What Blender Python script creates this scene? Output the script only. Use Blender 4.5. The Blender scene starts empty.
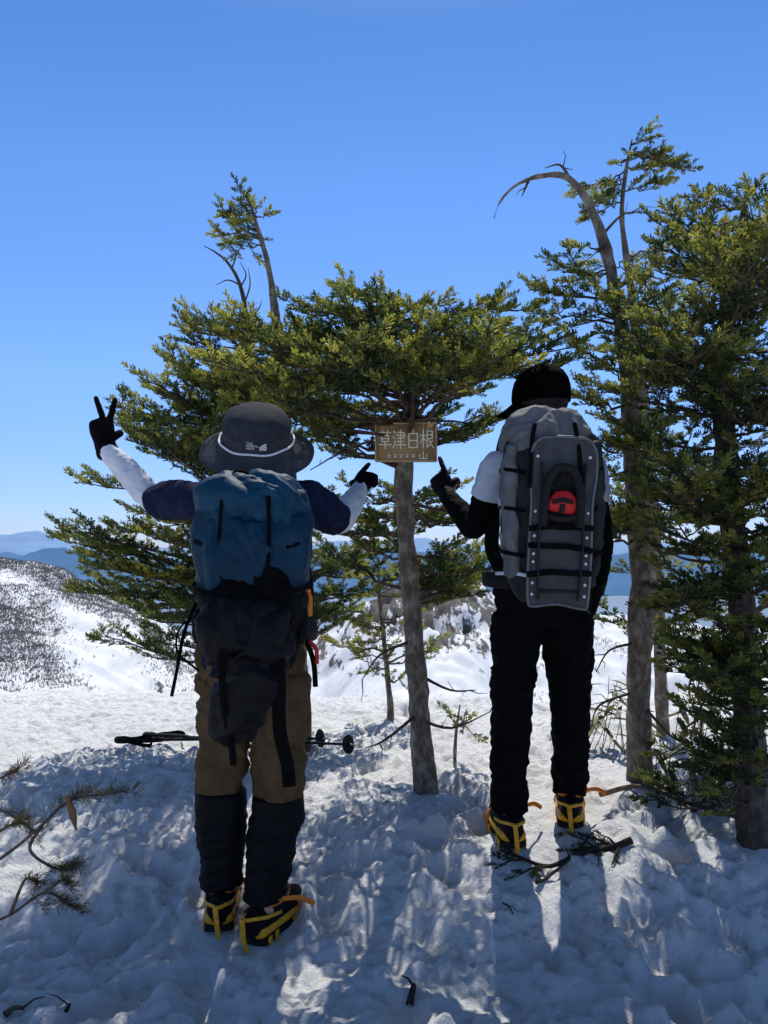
import bpy, bmesh, math, random
import numpy as np
from mathutils import Vector, Matrix, Quaternion
PI=math.pi; UP=Vector((0,0,1))
sc=bpy.context.scene; COL=sc.collection
ZC=1.26; F=760.0; HY=540.0
def P(px,py,Y): return Vector(((px-384)/F*Y, Y, ZC+(HY-py)/F*Y))
def V(*a): return Vector(a)
rng=np.random.default_rng(7); random.seed(7)

# ------------------------------------------------------------------ materials
def nodes(name):
    m=bpy.data.materials.new(name); m.use_nodes=True
    nt=m.node_tree; b=nt.nodes['Principled BSDF']; return m,nt,b
def mat(name,c1,c2=None,rough=.75,scale=30,bump=.25,bscale=None,metal=0,dist=.003,spec=.25):
    m,nt,b=nodes(name); N=nt.nodes; L=nt.links
    c2=c2 or tuple(x*.6 for x in c1)
    tc=N.new('ShaderNodeTexCoord'); no=N.new('ShaderNodeTexNoise'); no.inputs['Scale'].default_value=scale; no.inputs['Detail'].default_value=6
    L.new(tc.outputs['Object'],no.inputs['Vector'])
    cr=N.new('ShaderNodeValToRGB'); cr.color_ramp.elements[0].position=.35; cr.color_ramp.elements[1].position=.65
    cr.color_ramp.elements[0].color=(*c2,1); cr.color_ramp.elements[1].color=(*c1,1)
    L.new(no.outputs['Fac'],cr.inputs['Fac']); L.new(cr.outputs['Color'],b.inputs['Base Color'])
    b.inputs['Roughness'].default_value=rough; b.inputs['Metallic'].default_value=metal
    b.inputs['Specular IOR Level'].default_value=spec
    n2=N.new('ShaderNodeTexNoise'); n2.inputs['Scale'].default_value=bscale or scale*6; n2.inputs['Detail'].default_value=4
    L.new(tc.outputs['Object'],n2.inputs['Vector'])
    bp=N.new('ShaderNodeBump'); bp.inputs['Strength'].default_value=bump; bp.inputs['Distance'].default_value=dist
    L.new(n2.outputs['Fac'],bp.inputs['Height']); L.new(bp.outputs['Normal'],b.inputs['Normal'])
    return m
M={}
M['skin']=mat('skin',(.5,.3,.21),(.44,.25,.17),.55,40,.1)
M['hair']=mat('hair',(.012,.01,.009),(.006,.005,.005),.5,120,.5)
M['navy']=mat('navy_fabric',(.01,.016,.048),(.006,.01,.03),.9,20,.4,400,spec=.1)
M['white_sleeve']=mat('white_sleeve_fabric',(.66,.68,.72),(.56,.58,.63),.8,25,.3,300)
M['white_tee']=mat('white_tee_fabric',(.56,.62,.7),(.47,.53,.6),.85,20,.3,300)
M['black']=mat('black_fabric',(.0045,.0045,.005),(.0024,.0024,.0027),.9,25,.4,300,spec=.07)
M['black2']=mat('black_nylon',(.006,.006,.007),(.0032,.0032,.0036),.7,18,.5,160,spec=.13)
M['brown']=mat('brown_trouser_fabric',(.105,.068,.034),(.07,.045,.022),.9,14,.4,260,spec=.08)
M['teal']=mat('teal_nylon',(.003,.047,.094),(.002,.031,.064),.6,16,.4,180,spec=.16)
M['teal_d']=mat('dark_teal_nylon',(.0024,.031,.063),(.0016,.02,.043),.6,16,.4,180,spec=.16)
M['hat']=mat('grey_hat_fabric',(.105,.112,.12),(.08,.086,.093),.9,30,.4,500,spec=.1)
M['hat_d']=mat('dark_hat_fabric',(.036,.04,.046),(.025,.029,.034),.9,30,.4,500,spec=.1)
M['white']=mat('white_print',(.75,.76,.78),(.65,.66,.68),.6,50,.1)
M['grey']=mat('grey_pack_fabric',(.14,.144,.15),(.092,.096,.1),.75,18,.5,200)
M['dgrey']=mat('dark_grey_pack_fabric',(.02,.021,.024),(.013,.014,.015),.75,22,.4,240,spec=.2)
M['pouch']=mat('charcoal_nylon',(.0065,.0065,.0078),(.0033,.0033,.004),.65,12,.6,60,dist=.006,spec=.15)
M['deck']=mat('grey_deck_plastic',(.05,.052,.055),(.03,.032,.034),.5,22,.3,120,spec=.2)
M['rail']=mat('pale_grey_metal',(.13,.135,.14),(.085,.09,.095),.45,60,.15,metal=.4)
M['red']=mat('red_plastic',(.5,.016,.018),(.34,.01,.012),.45,60,.2)
M['orange']=mat('orange_webbing',(.7,.2,.02),(.55,.14,.015),.6,30,.2)
M['yellow']=mat('yellow_crampon_paint',(.8,.38,.02),(.55,.24,.012),.5,60,.4)
M['sole']=mat('black_rubber',(.012,.011,.011),(.007,.007,.007),.8,60,.3)
M['steel']=mat('worn_steel',(.35,.33,.3),(.22,.2,.18),.4,80,.2,metal=.8)
M['wood']=mat('sign_wood',(.48,.32,.16),(.38,.25,.12),.8,10,.3,60,spec=.1)
M['edge']=mat('sign_edge_wood',(.62,.45,.25),(.52,.37,.2),.75,20,.3,60)
M['letter']=mat('pale_letter_paint',(.97,.93,.72),(.93,.88,.66),.8,80,.1,spec=.1)
M['deadwood']=mat('dead_wood',(.15,.11,.08),(.07,.05,.035),.9,40,.6,200)
M['darkwood']=mat('dark_wet_wood',(.035,.027,.02),(.015,.012,.009),.85,40,.6,200)

def bark(name,a,b_,c):
    m,nt,b=nodes(name); N=nt.nodes; L=nt.links
    tc=N.new('ShaderNodeTexCoord'); mp=N.new('ShaderNodeMapping'); mp.inputs['Scale'].default_value=(1,1,.55)
    L.new(tc.outputs['Object'],mp.inputs['Vector'])
    n1=N.new('ShaderNodeTexNoise'); n1.inputs['Scale'].default_value=26; n1.inputs['Detail'].default_value=9; n1.inputs['Roughness'].default_value=.7
    L.new(mp.outputs[0],n1.inputs['Vector'])
    cr=N.new('ShaderNodeValToRGB'); e=cr.color_ramp.elements; e[0].position=.32; e[0].color=(*a,1); e[1].position=.72; e[1].color=(*c,1)
    k=e.new(.5); k.color=(*b_,1)
    L.new(n1.outputs['Fac'],cr.inputs['Fac']); L.new(cr.outputs['Color'],b.inputs['Base Color'])
    n2=N.new('ShaderNodeTexNoise'); n2.inputs['Scale'].default_value=70; n2.inputs['Detail'].default_value=8
    L.new(mp.outputs[0],n2.inputs['Vector'])
    bp=N.new('ShaderNodeBump'); bp.inputs['Strength'].default_value=1; bp.inputs['Distance'].default_value=.014
    L.new(n2.outputs['Fac'],bp.inputs['Height']); L.new(bp.outputs['Normal'],b.inputs['Normal']); b.inputs['Roughness'].default_value=.9
    return m
M['bark']=bark('fir_bark',(.042,.03,.022),(.155,.118,.086),(.43,.37,.3))
M['bark_d']=bark('dark_fir_bark',(.02,.015,.012),(.06,.044,.032),(.15,.125,.1))
M['twig']=mat('twig_bark',(.1,.07,.05),(.055,.04,.028),.9,60,.3)

def foliage(name,dark,mid,light,tr=.56):
    m=bpy.data.materials.new(name); m.use_nodes=True; nt=m.node_tree; N=nt.nodes; L=nt.links; N.clear()
    out=N.new('ShaderNodeOutputMaterial')
    at=N.new('ShaderNodeAttribute'); at.attribute_name='tint'
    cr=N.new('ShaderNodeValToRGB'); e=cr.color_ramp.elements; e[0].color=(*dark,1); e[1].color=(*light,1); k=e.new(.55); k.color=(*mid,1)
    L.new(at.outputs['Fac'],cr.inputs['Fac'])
    d=N.new('ShaderNodeBsdfDiffuse'); t=N.new('ShaderNodeBsdfTranslucent'); g=N.new('ShaderNodeBsdfGlossy'); g.inputs['Roughness'].default_value=.45
    g.inputs['Color'].default_value=(.9,.9,.8,1)
    L.new(cr.outputs[0],d.inputs['Color']); L.new(cr.outputs[0],t.inputs['Color'])
    m1=N.new('ShaderNodeMixShader'); m1.inputs[0].default_value=tr; L.new(d.outputs[0],m1.inputs[1]); L.new(t.outputs[0],m1.inputs[2])
    m2=N.new('ShaderNodeMixShader'); m2.inputs[0].default_value=.035; L.new(m1.outputs[0],m2.inputs[1]); L.new(g.outputs[0],m2.inputs[2])
    L.new(m2.outputs[0],out.inputs['Surface']); return m
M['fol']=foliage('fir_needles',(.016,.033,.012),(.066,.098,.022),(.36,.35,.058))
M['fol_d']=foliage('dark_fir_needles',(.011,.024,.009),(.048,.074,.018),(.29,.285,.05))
M['fol_dead']=foliage('browned_needles',(.05,.038,.018),(.1,.08,.03),(.18,.16,.05))
M['sasa']=foliage('bamboo_leaf',(.03,.04,.013),(.08,.09,.025),(.2,.18,.06))

# ------------------------------------------------------------------ noise
def vnoise(x,y,z=None,seed=0):
    if z is None: z=np.zeros_like(x)
    ix=np.floor(x).astype(np.int64); iy=np.floor(y).astype(np.int64); iz=np.floor(z).astype(np.int64)
    fx=x-ix; fy=y-iy; fz=z-iz
    u=fx*fx*(3-2*fx); v=fy*fy*(3-2*fy); w=fz*fz*(3-2*fz)
    def h(a,b,c):
        n=(a*374761393+b*668265263+c*1274126177+seed*974711)&0xffffffff
        n=((n^(n>>13))*1274126177)&0xffffffff; n=n^(n>>16)
        return (n&0xffff)/32767.5-1
    def lx(b,c): return h(ix,b,c)*(1-u)+h(ix+1,b,c)*u
    def ly(c): return lx(iy,c)*(1-v)+lx(iy+1,c)*v
    return ly(iz)*(1-w)+ly(iz+1)*w
def fbm(x,y,z=None,o=4,seed=0,g=.5):
    s=0;a=1.
    for i in range(o):
        k=2.03**i; s=s+a*vnoise(x*k,y*k,None if z is None else z*k,seed+i*17); a*=g
    return s
def sstep(t): t=np.clip(t,0,1); return t*t*(3-2*t)

# ------------------------------------------------------------------ object helpers
ORG={}
def thing(name,label,cat,loc,group=None):
    o=bpy.data.objects.new(name,None); COL.objects.link(o); o.location=loc; o.empty_display_size=.1
    o['label']=label; o['category']=cat
    if group: o['group']=group
    ORG[o.name]=Vector(loc); return o
def fin(name,bm,m,parent=None,smooth=True,base=None):
    if isinstance(bm,bmesh.types.BMesh):
        me=bpy.data.meshes.new(name); bmesh.ops.recalc_face_normals(bm,faces=bm.faces); bm.to_mesh(me); bm.free()
    else: me=bm; me.name=name
    off=ORG[parent.name] if parent else Vector(base or (0,0,0))
    me.transform(Matrix.Translation(-off))
    me.materials.clear(); me.materials.append(m)
    if smooth: me.polygons.foreach_set('use_smooth',[True]*len(me.polygons))
    me.update()
    o=bpy.data.objects.new(name,me); COL.objects.link(o)
    if parent: o.parent=parent
    else: o.location=off
    ORG[o.name]=off
    return o
def tagm(o,label,cat,group=None,kind=None):
    o['label']=label; o['category']=cat
    if group: o['group']=group
    if kind: o['kind']=kind
    return o
def NB(): return bmesh.new()
def catm(A,sub):
    n=len(A)
    if n<3 or sub<2:
        t=np.linspace(0,n-1,(n-1)*max(sub,1)+1); i=np.minimum(t.astype(int),n-2); f=(t-i)[:,None]
        return A[i]*(1-f)+A[i+1]*f
    out=[]
    E=np.vstack([2*A[0]-A[1],A,2*A[-1]-A[-2]])
    for i in range(n-1):
        p0,p1,p2,p3=E[i:i+4]
        for k in range(sub):
            t=k/sub
            out.append(.5*((2*p1)+(-p0+p2)*t+(2*p0-5*p1+4*p2-p3)*t*t+(-p0+3*p1-3*p2+p3)*t**3))
    out.append(A[-1]); return np.array(out)
def loft(bm,pts,rads,n=16,ref=None,sq=1.,capf=1.,sub=5):
    A=np.array([tuple(p) for p in pts],float)
    R=np.array([(r,r) if np.isscalar(r) else r for r in rads],float)
    C=catm(A,sub); RR=np.maximum(catm(R,sub),.0005)
    T=np.gradient(C,axis=0); T/=np.linalg.norm(T,axis=1)[:,None]+1e-12
    rings=[]; a=None
    for i in range(len(C)):
        t=Vector(T[i])
        r_=Vector(ref) if ref is not None else (a if a is not None else (V(1,0,0) if abs(t.x)<.8 else V(0,1,0)))
        x=r_-t*r_.dot(t)
        if x.length<1e-4: x=t.orthogonal()
        x.normalize(); a=x.copy(); y=t.cross(x)
        rings.append((Vector(C[i]),t,x,y,RR[i][0],RR[i][1]))
    full=[]
    if capf>0:
        c,t,x,y,ra,rb=rings[0]; rm=min(ra,rb)*capf
        for j in (3,2,1):
            an=PI/2*j/4; full.append((c-t*rm*math.sin(an),t,x,y,ra*math.cos(an),rb*math.cos(an)))
        p0=c-t*rm
    else: p0=rings[0][0]
    full+=rings
    if capf>0:
        c,t,x,y,ra,rb=rings[-1]; rm=min(ra,rb)*capf
        for j in (1,2,3):
            an=PI/2*j/4; full.append((c+t*rm*math.sin(an),t,x,y,ra*math.cos(an),rb*math.cos(an)))
        p1=c+t*rm
    else: p1=rings[-1][0]
    vr=[]
    for c,t,x,y,ra,rb in full:
        row=[]
        for k in range(n):
            th=2*PI*k/n; cc=math.cos(th); ss=math.sin(th)
            if sq!=1: cc=math.copysign(abs(cc)**sq,cc); ss=math.copysign(abs(ss)**sq,ss)
            row.append(bm.verts.new(c+x*ra*cc+y*rb*ss))
        vr.append(row)
    for i in range(len(vr)-1):
        for k in range(n):
            bm.faces.new((vr[i][k],vr[i][(k+1)%n],vr[i+1][(k+1)%n],vr[i+1][k]))
    a0=bm.verts.new(p0); a1=bm.verts.new(p1)
    for k in range(n):
        bm.faces.new((a0,vr[0][(k+1)%n],vr[0][k])); bm.faces.new((a1,vr[-1][k],vr[-1][(k+1)%n]))
def strap(bm,pts,w,ref,th=.0025,sub=5): loft(bm,pts,[(w,th)]*len(pts),n=8,ref=ref,sq=.45,capf=.5,sub=sub)
def tube(bm,pts,r,n=8,sub=4,capf=1):
    loft(bm,pts,r if isinstance(r,(list,tuple)) else [r]*len(pts),n=n,sub=sub,capf=capf)
def bx(bm,c,s,rot=None,bev=.0):
    g=bmesh.ops.create_cube(bm,size=1)
    for v in g['verts']:
        p=Vector((v.co.x*s[0],v.co.y*s[1],v.co.z*s[2]))
        if rot is not None: p=rot@p
        v.co=p+Vector(c)
    if bev>0:
        es=set(e for v in g['verts'] for e in v.link_edges)
        bmesh.ops.bevel(bm,geom=list(es),offset=bev,segments=2,affect='EDGES')
def lathe(bm,prof,Mx,n=40,closed=False):
    vr=[]
    for r,z in prof:
        vr.append([bm.verts.new(Mx@Vector((max(r,.0004)*math.cos(2*PI*k/n),max(r,.0004)*math.sin(2*PI*k/n),z))) for k in range(n)])
    for i in range(len(vr)-1):
        for k in range(n): bm.faces.new((vr[i][k],vr[i][(k+1)%n],vr[i+1][(k+1)%n],vr[i+1][k]))
def remeshed(name,bm,m,parent,voxel=.008,smooth=4,wr=None):
    me=bpy.data.meshes.new('tmp'); bmesh.ops.recalc_face_normals(bm,faces=bm.faces); bm.to_mesh(me); bm.free()
    o=bpy.data.objects.new('tmp',me); COL.objects.link(o)
    r=o.modifiers.new('r','REMESH'); r.mode='VOXEL'; r.voxel_size=voxel
    if smooth:
        s=o.modifiers.new('s','SMOOTH'); s.iterations=smooth; s.factor=.5
    dg=bpy.context.evaluated_depsgraph_get(); me2=bpy.data.meshes.new_from_object(o.evaluated_get(dg))
    bpy.data.objects.remove(o); bpy.data.meshes.remove(me)
    if wr:
        n=len(me2.vertices); co=np.zeros(n*3); me2.vertices.foreach_get('co',co); co=co.reshape(-1,3)
        no=np.zeros(n*3); me2.vertex_normals.foreach_get('vector',no); no=no.reshape(-1,3)
        co=co+no*wr(co)[:,None]; me2.vertices.foreach_set('co',co.ravel()); me2.update()
    return fin(name,me2,m,parent)
def folds(amp,sx,sz,seed=0):
    def f(c):
        w=vnoise(c[:,0]*6,c[:,1]*6,c[:,2]*6,seed+5)
        a=fbm(c[:,0]*sx+w,c[:,1]*sx,c[:,2]*sz+w*1.5+c[:,0]*sx*.6,3,seed)
        a2=vnoise(c[:,0]*sx*.5+3*w,c[:,1]*sx*.5,c[:,2]*sz*1.6-c[:,0]*sx*.7,seed+31)
        return amp*((1-2*np.abs(a))*.5+(.6-1.6*np.abs(a2))*.45)+amp*.5*fbm(c[:,0]*9,c[:,1]*9,c[:,2]*9,2,seed+9)
    return f

# ------------------------------------------------------------------ terrain
fr=np.random.default_rng(21)
PR=[(fr.uniform(-1.9,1.9),fr.uniform(1.5,5.2),fr.normal(0,.6),fr.uniform(.012,.038)) for _ in range(260)]
FEET=[(-.52,2.44),(-.37,2.4),(.44,2.7),(.68,2.85),(.17,3.2),(1.13,3.36),(1.31,2.7)]
def ground_np(x,y):
    st=2.25-.4*np.clip(x+.3,0,1)
    s=sstep((y-st)/.95)*.2
    s=s-.03*np.clip(1.9-y,0,3)-.045*np.clip(y-3.5,0,3)
    nf=1/(1+np.maximum(np.abs(x)-3,0)*.3)
    wx=.06*vnoise(x*4,y*4,None,61); wy=.06*vnoise(x*4,y*4,None,67)
    c1=np.abs(fbm((x+wx)*6,(y+wy)*6,None,3,71)); c2=np.abs(fbm((x+wx)*17,(y+wy)*17,None,3,73,.6))
    lump=.03*fbm(x*1.7,y*1.7,None,3,3)+.008*fbm(x*6,y*6,None,3,11)+.0095*fbm(x*21,y*21,None,3,31,.6)+.012*(.4-c1)+.019*(.35-c2)
    ft=np.zeros_like(x)
    for (fx,fy,an,dp) in PR:
        dx=x-fx+wx*.6; dy=y-fy+wy*.6
        u=dx*math.cos(an)+dy*math.sin(an); w=-dx*math.sin(an)+dy*math.cos(an)
        q=(u/.052)**2+(w/.125)**2
        ft+= -dp*np.exp(-np.minimum(q*q,60))+.4*dp*np.exp(-np.minimum((np.sqrt(q)-1.45)**2*7,60))
    msk=np.ones_like(x)
    for (fx,fy) in FEET:
        msk*=1-.85*np.exp(-(((x-fx)**2+(y-fy)**2)/.02))
    near=s+(lump+ft*(np.abs(x)<2.6))*msk*nf
    ye=5.3+.3*vnoise(x*.9,x*0+3.3,None,5)+.2*np.clip(-x-1,0,2)
    d=np.maximum(y-ye,0)
    near=near-.14*np.minimum(d,1)**2-.62*np.maximum(d-.5,0)
    near=np.maximum(near,-45-.25*np.maximum(y-60,0))
    return np.maximum(near,-420)
def G(x,y): return float(ground_np(np.array([float(x)]),np.array([float(y)]))[0])
def grid_mesh(name,xs,ys,zf):
    X,Y=np.meshgrid(xs,ys); Z=zf(X,Y); nx=len(xs); ny=len(ys)
    me=bpy.data.meshes.new(name); co=np.stack([X,Y,Z],-1).reshape(-1,3)
    me.vertices.add(nx*ny); me.vertices.foreach_set('co',co.ravel())
    i=np.arange(nx-1)[None,:]+np.arange(ny-1)[:,None]*nx
    q=np.stack([i,i+1,i+nx+1,i+nx],-1).reshape(-1,4)
    me.loops.add(q.size); me.loops.foreach_set('vertex_index',q.ravel().astype(np.int32))
    me.polygons.add(len(q)); me.polygons.foreach_set('loop_start',(np.arange(len(q))*4).astype(np.int32))
    me.update(calc_edges=True); return me
def graded(a,b,step,g,far0,far1):
    m=list(np.arange(a,b,step)); s=step; p=m[-1]
    while p<far1: s*=g; p+=s; m.append(p)
    s=step; p=m[0]; l=[]
    while p>far0: s*=g; p-=s; l.append(p)
    return np.array(l[::-1]+m)
def snow_mat():
    m,nt,b=nodes('snow'); N=nt.nodes; L=nt.links
    ge=N.new('ShaderNodeNewGeometry'); sp=N.new('ShaderNodeSeparateXYZ'); L.new(ge.outputs['Position'],sp.inputs[0])
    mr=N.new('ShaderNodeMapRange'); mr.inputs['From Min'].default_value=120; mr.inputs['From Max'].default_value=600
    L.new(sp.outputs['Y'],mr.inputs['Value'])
    n0=N.new('ShaderNodeTexNoise'); n0.inputs['Scale'].default_value=3; n0.inputs['Detail'].default_value=8; L.new(ge.outputs['Position'],n0.inputs['Vector'])
    cr=N.new('ShaderNodeValToRGB'); cr.color_ramp.elements[0].position=.3; cr.color_ramp.elements[0].color=(.85,.855,.86,1); cr.color_ramp.elements[1].position=.6; cr.color_ramp.elements[1].color=(.93,.93,.925,1)
    L.new(n0.outputs['Fac'],cr.inputs['Fac'])
    n3=N.new('ShaderNodeTexNoise'); n3.inputs['Scale'].default_value=85; n3.inputs['Detail'].default_value=2; L.new(ge.outputs['Position'],n3.inputs['Vector'])
    c3=N.new('ShaderNodeValToRGB'); c3.color_ramp.elements[0].position=.735; c3.color_ramp.elements[0].color=(0,0,0,1); c3.color_ramp.elements[1].position=.765; c3.color_ramp.elements[1].color=(.7,.7,.7,1)
    L.new(n3.outputs['Fac'],c3.inputs['Fac'])
    mx=N.new('ShaderNodeMix'); mx.data_type='RGBA'; L.new(c3.outputs[0],mx.inputs[0]); L.new(cr.outputs[0],mx.inputs[6]); mx.inputs[7].default_value=(.2,.15,.1,1)
    m2=N.new('ShaderNodeMix'); m2.data_type='RGBA'; L.new(mr.outputs[0],m2.inputs[0]); L.new(mx.outputs[2],m2.inputs[6]); m2.inputs[7].default_value=(.09,.15,.23,1)  # distant ground turns blue: valley haze painted into the base colour
    L.new(m2.outputs[2],b.inputs['Base Color']); b.inputs['Roughness'].default_value=.5; b.inputs['Specular IOR Level'].default_value=.45
    n1=N.new('ShaderNodeTexNoise'); n1.inputs['Scale'].default_value=42; n1.inputs['Detail'].default_value=11; n1.inputs['Roughness'].default_value=.75; L.new(ge.outputs['Position'],n1.inputs['Vector'])
    bp=N.new('ShaderNodeBump'); bp.inputs['Strength'].default_value=1; bp.inputs['Distance'].default_value=.03
    L.new(n1.outputs['Fac'],bp.inputs['Height']); L.new(bp.outputs['Normal'],b.inputs['Normal']); return m
xs=graded(-2.6,2.8,.013,1.09,-30000,30000); ys=graded(1.3,5.9,.013,1.09,-60,40000)
g=fin('snow_ground',grid_mesh('snow_ground',xs,ys,ground_np),snow_mat()); g['kind']='structure'

RX=[-200,-100,-76,-60.6,-51,-40,-33.8,-24,-10,-4,1,8.8,12,15,19,24,34,50,120,200]
RZ=[8,4,1,-1.4,-3.8,-8.2,-12.5,-15.5,-12.5,-9,-6.6,-4.8,-5,-6,-8.5,-10.5,-11.5,-12,-10,-5]
def hill_z(x,y):
    yr=120+8*vnoise(x*.03,x*0+1.7,None,9)
    R=np.interp(x*120/np.clip(y,70,200),RX,RZ)+.7*fbm(x*.12,y*.12,None,4,40)
    crag=np.exp(-((x-6)/11)**2-((y-108)/15)**2)
    rk=fbm(x*.3+.5*vnoise(x*.2,y*.2,None,8),y*.16,None,6,55,.6)
    return R-np.where(y<yr,.27*(yr-y),.5*(y-yr))+3.4*crag*(.42-np.abs(rk))+.5*fbm(x*.3,y*.3,None,3,91)
def hill_mat():
    m,nt,b=nodes('snowy_brush_slope'); N=nt.nodes; L=nt.links
    ge=N.new('ShaderNodeNewGeometry')
    mp=N.new('ShaderNodeMapping'); mp.inputs['Rotation'].default_value=(0,0,.5); mp.inputs['Scale'].default_value=(.5,.12,.5); L.new(ge.outputs['Position'],mp.inputs['Vector'])
    n=N.new('ShaderNodeTexNoise'); n.inputs['Scale'].default_value=.5; n.inputs['Detail'].default_value=10; n.inputs['Roughness'].default_value=.72; L.new(mp.outputs[0],n.inputs['Vector'])
    cr=N.new('ShaderNodeValToRGB'); cr.color_ramp.elements[0].position=.45; cr.color_ramp.elements[0].color=(0,0,0,1); cr.color_ramp.elements[1].position=.72; cr.color_ramp.elements[1].color=(.7,.7,.7,1)
    L.new(n.outputs['Fac'],cr.inputs['Fac'])
    vm=N.new('ShaderNodeVectorMath'); vm.operation='DISTANCE'; vm.inputs[1].default_value=(7,110,-8); L.new(ge.outputs['Position'],vm.inputs[0])
    mr=N.new('ShaderNodeMapRange'); mr.inputs['From Min'].default_value=3; mr.inputs['From Max'].default_value=26; mr.inputs['To Min'].default_value=.12; mr.inputs['To Max'].default_value=-.1; L.new(vm.outputs['Value'],mr.inputs['Value'])
    mp5=N.new('ShaderNodeMapping'); mp5.inputs['Scale'].default_value=(1,.3,.6); L.new(ge.outputs['Position'],mp5.inputs['Vector'])
    n5=N.new('ShaderNodeTexNoise'); n5.inputs['Scale'].default_value=.5; n5.inputs['Detail'].default_value=10; n5.inputs['Roughness'].default_value=.7; L.new(mp5.outputs[0],n5.inputs['Vector'])
    a5=N.new('ShaderNodeMath'); a5.operation='ADD'; L.new(n5.outputs['Fac'],a5.inputs[0]); L.new(mr.outputs[0],a5.inputs[1])
    c5=N.new('ShaderNodeValToRGB'); c5.color_ramp.elements[0].position=.5; c5.color_ramp.elements[0].color=(0,0,0,1); c5.color_ramp.elements[1].position=.54; c5.color_ramp.elements[1].color=(1,1,1,1); L.new(a5.outputs[0],c5.inputs['Fac'])
    mx=N.new('ShaderNodeMix'); mx.data_type='RGBA'; L.new(cr.outputs[0],mx.inputs[0]); mx.inputs[6].default_value=(.7,.72,.75,1); mx.inputs[7].default_value=(.4,.4,.41,1)
    m6=N.new('ShaderNodeMix'); m6.data_type='RGBA'; L.new(c5.outputs[0],m6.inputs[0]); L.new(mx.outputs[2],m6.inputs[6]); m6.inputs[7].default_value=(.065,.058,.053,1)
    L.new(m6.outputs[2],b.inputs['Base Color']); b.inputs['Roughness'].default_value=.85
    return m
h=fin('hills',grid_mesh('hills',np.arange(-170,171,.7),np.arange(30,190,.7),hill_z),hill_mat()); h['kind']='structure'
def brush():
    r=np.random.default_rng(5)
    N=420000; x=r.uniform(-110,60,N); y=r.uniform(64,128,N)
    px=384+F*x/y
    d=fbm(x*.05+y*.05,y*.022-x*.015,None,5,77)+.2*r.normal(size=N)
    thr=np.where(px<200,-.1+1.05*np.clip((px-0)/140,0,1)+.5*np.clip((88-y)/18,0,1),1.1)
    ok=d>thr
    x=x[ok][:80000]; y=y[ok][:80000]; z=hill_z(x,y); n=len(x)
    V_=[]
    for k in range(2):
        a=r.uniform(0,2*PI,n); hg=r.uniform(.08,.28,n); w=r.uniform(.04,.12,n); cx=x+r.normal(0,.35,n); cy=y+r.normal(0,.35,n)
        V_.append(np.stack([np.stack([cx-w*np.cos(a),cy-w*np.sin(a),z-.1],-1),np.stack([cx+w*np.cos(a),cy+w*np.sin(a),z-.1],-1),np.stack([cx+r.normal(0,.1,n),cy+r.normal(0,.1,n),z+hg],-1)],1))
    v=np.concatenate(V_).reshape(-1,3); nt_=len(v)//3
    me=bpy.data.meshes.new('brush'); me.from_pydata(v.tolist(),[],np.arange(nt_*3).reshape(-1,3).tolist()); return me
o=fin('hillside_brush',brush(),mat('brush_brown',(.3,.28,.26),(.19,.18,.165),.9,.5,.1),smooth=False); tagm(o,'dark leafless brush speckling the snowy slope beyond the ridge','brush',kind='stuff')

def mountain(Y,pxs,pys,seed,col,name,amp):
    xs=np.linspace(-1.3*Y,1.3*Y,500); ys=np.linspace(Y*.82,Y*1.12,26)
    def zf(x,y):
        px=384+F*x/Y; py=np.interp(px,pxs,pys)
        pk=ZC+(HY-py)/F*Y+amp*fbm(x/Y*40,x*0+seed,None,5,seed)
        t=1-np.abs(y-Y)/(.19*Y)
        return -430+(pk+430)*np.maximum(t,-.05)+amp*.9*fbm(x/Y*60,y/Y*60,None,4,seed+3)*np.clip(1-t,0,.6)
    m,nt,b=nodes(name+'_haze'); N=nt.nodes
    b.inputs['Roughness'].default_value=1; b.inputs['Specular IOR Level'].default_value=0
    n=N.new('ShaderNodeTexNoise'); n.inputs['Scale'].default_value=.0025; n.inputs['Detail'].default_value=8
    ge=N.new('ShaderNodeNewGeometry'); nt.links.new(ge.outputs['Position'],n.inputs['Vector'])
    cr=N.new('ShaderNodeValToRGB'); cr.color_ramp.elements[0].position=.35; cr.color_ramp.elements[0].color=(*[c*.92 for c in col],1); cr.color_ramp.elements[1].position=.65; cr.color_ramp.elements[1].color=(*[c*1.08 for c in col],1)  # blue aerial haze put into the mountain colour, no real haze volume
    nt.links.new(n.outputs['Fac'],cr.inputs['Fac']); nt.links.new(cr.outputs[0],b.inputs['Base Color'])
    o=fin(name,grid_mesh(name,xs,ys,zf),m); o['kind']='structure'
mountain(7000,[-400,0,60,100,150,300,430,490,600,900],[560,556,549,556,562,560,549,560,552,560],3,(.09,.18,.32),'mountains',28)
mountain(15000,[-400,0,40,75,140,300,430,490,600,900],[545,537,531,545,551,545,539,547,540,545],8,(.2,.32,.5),'mountains',40)

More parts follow.
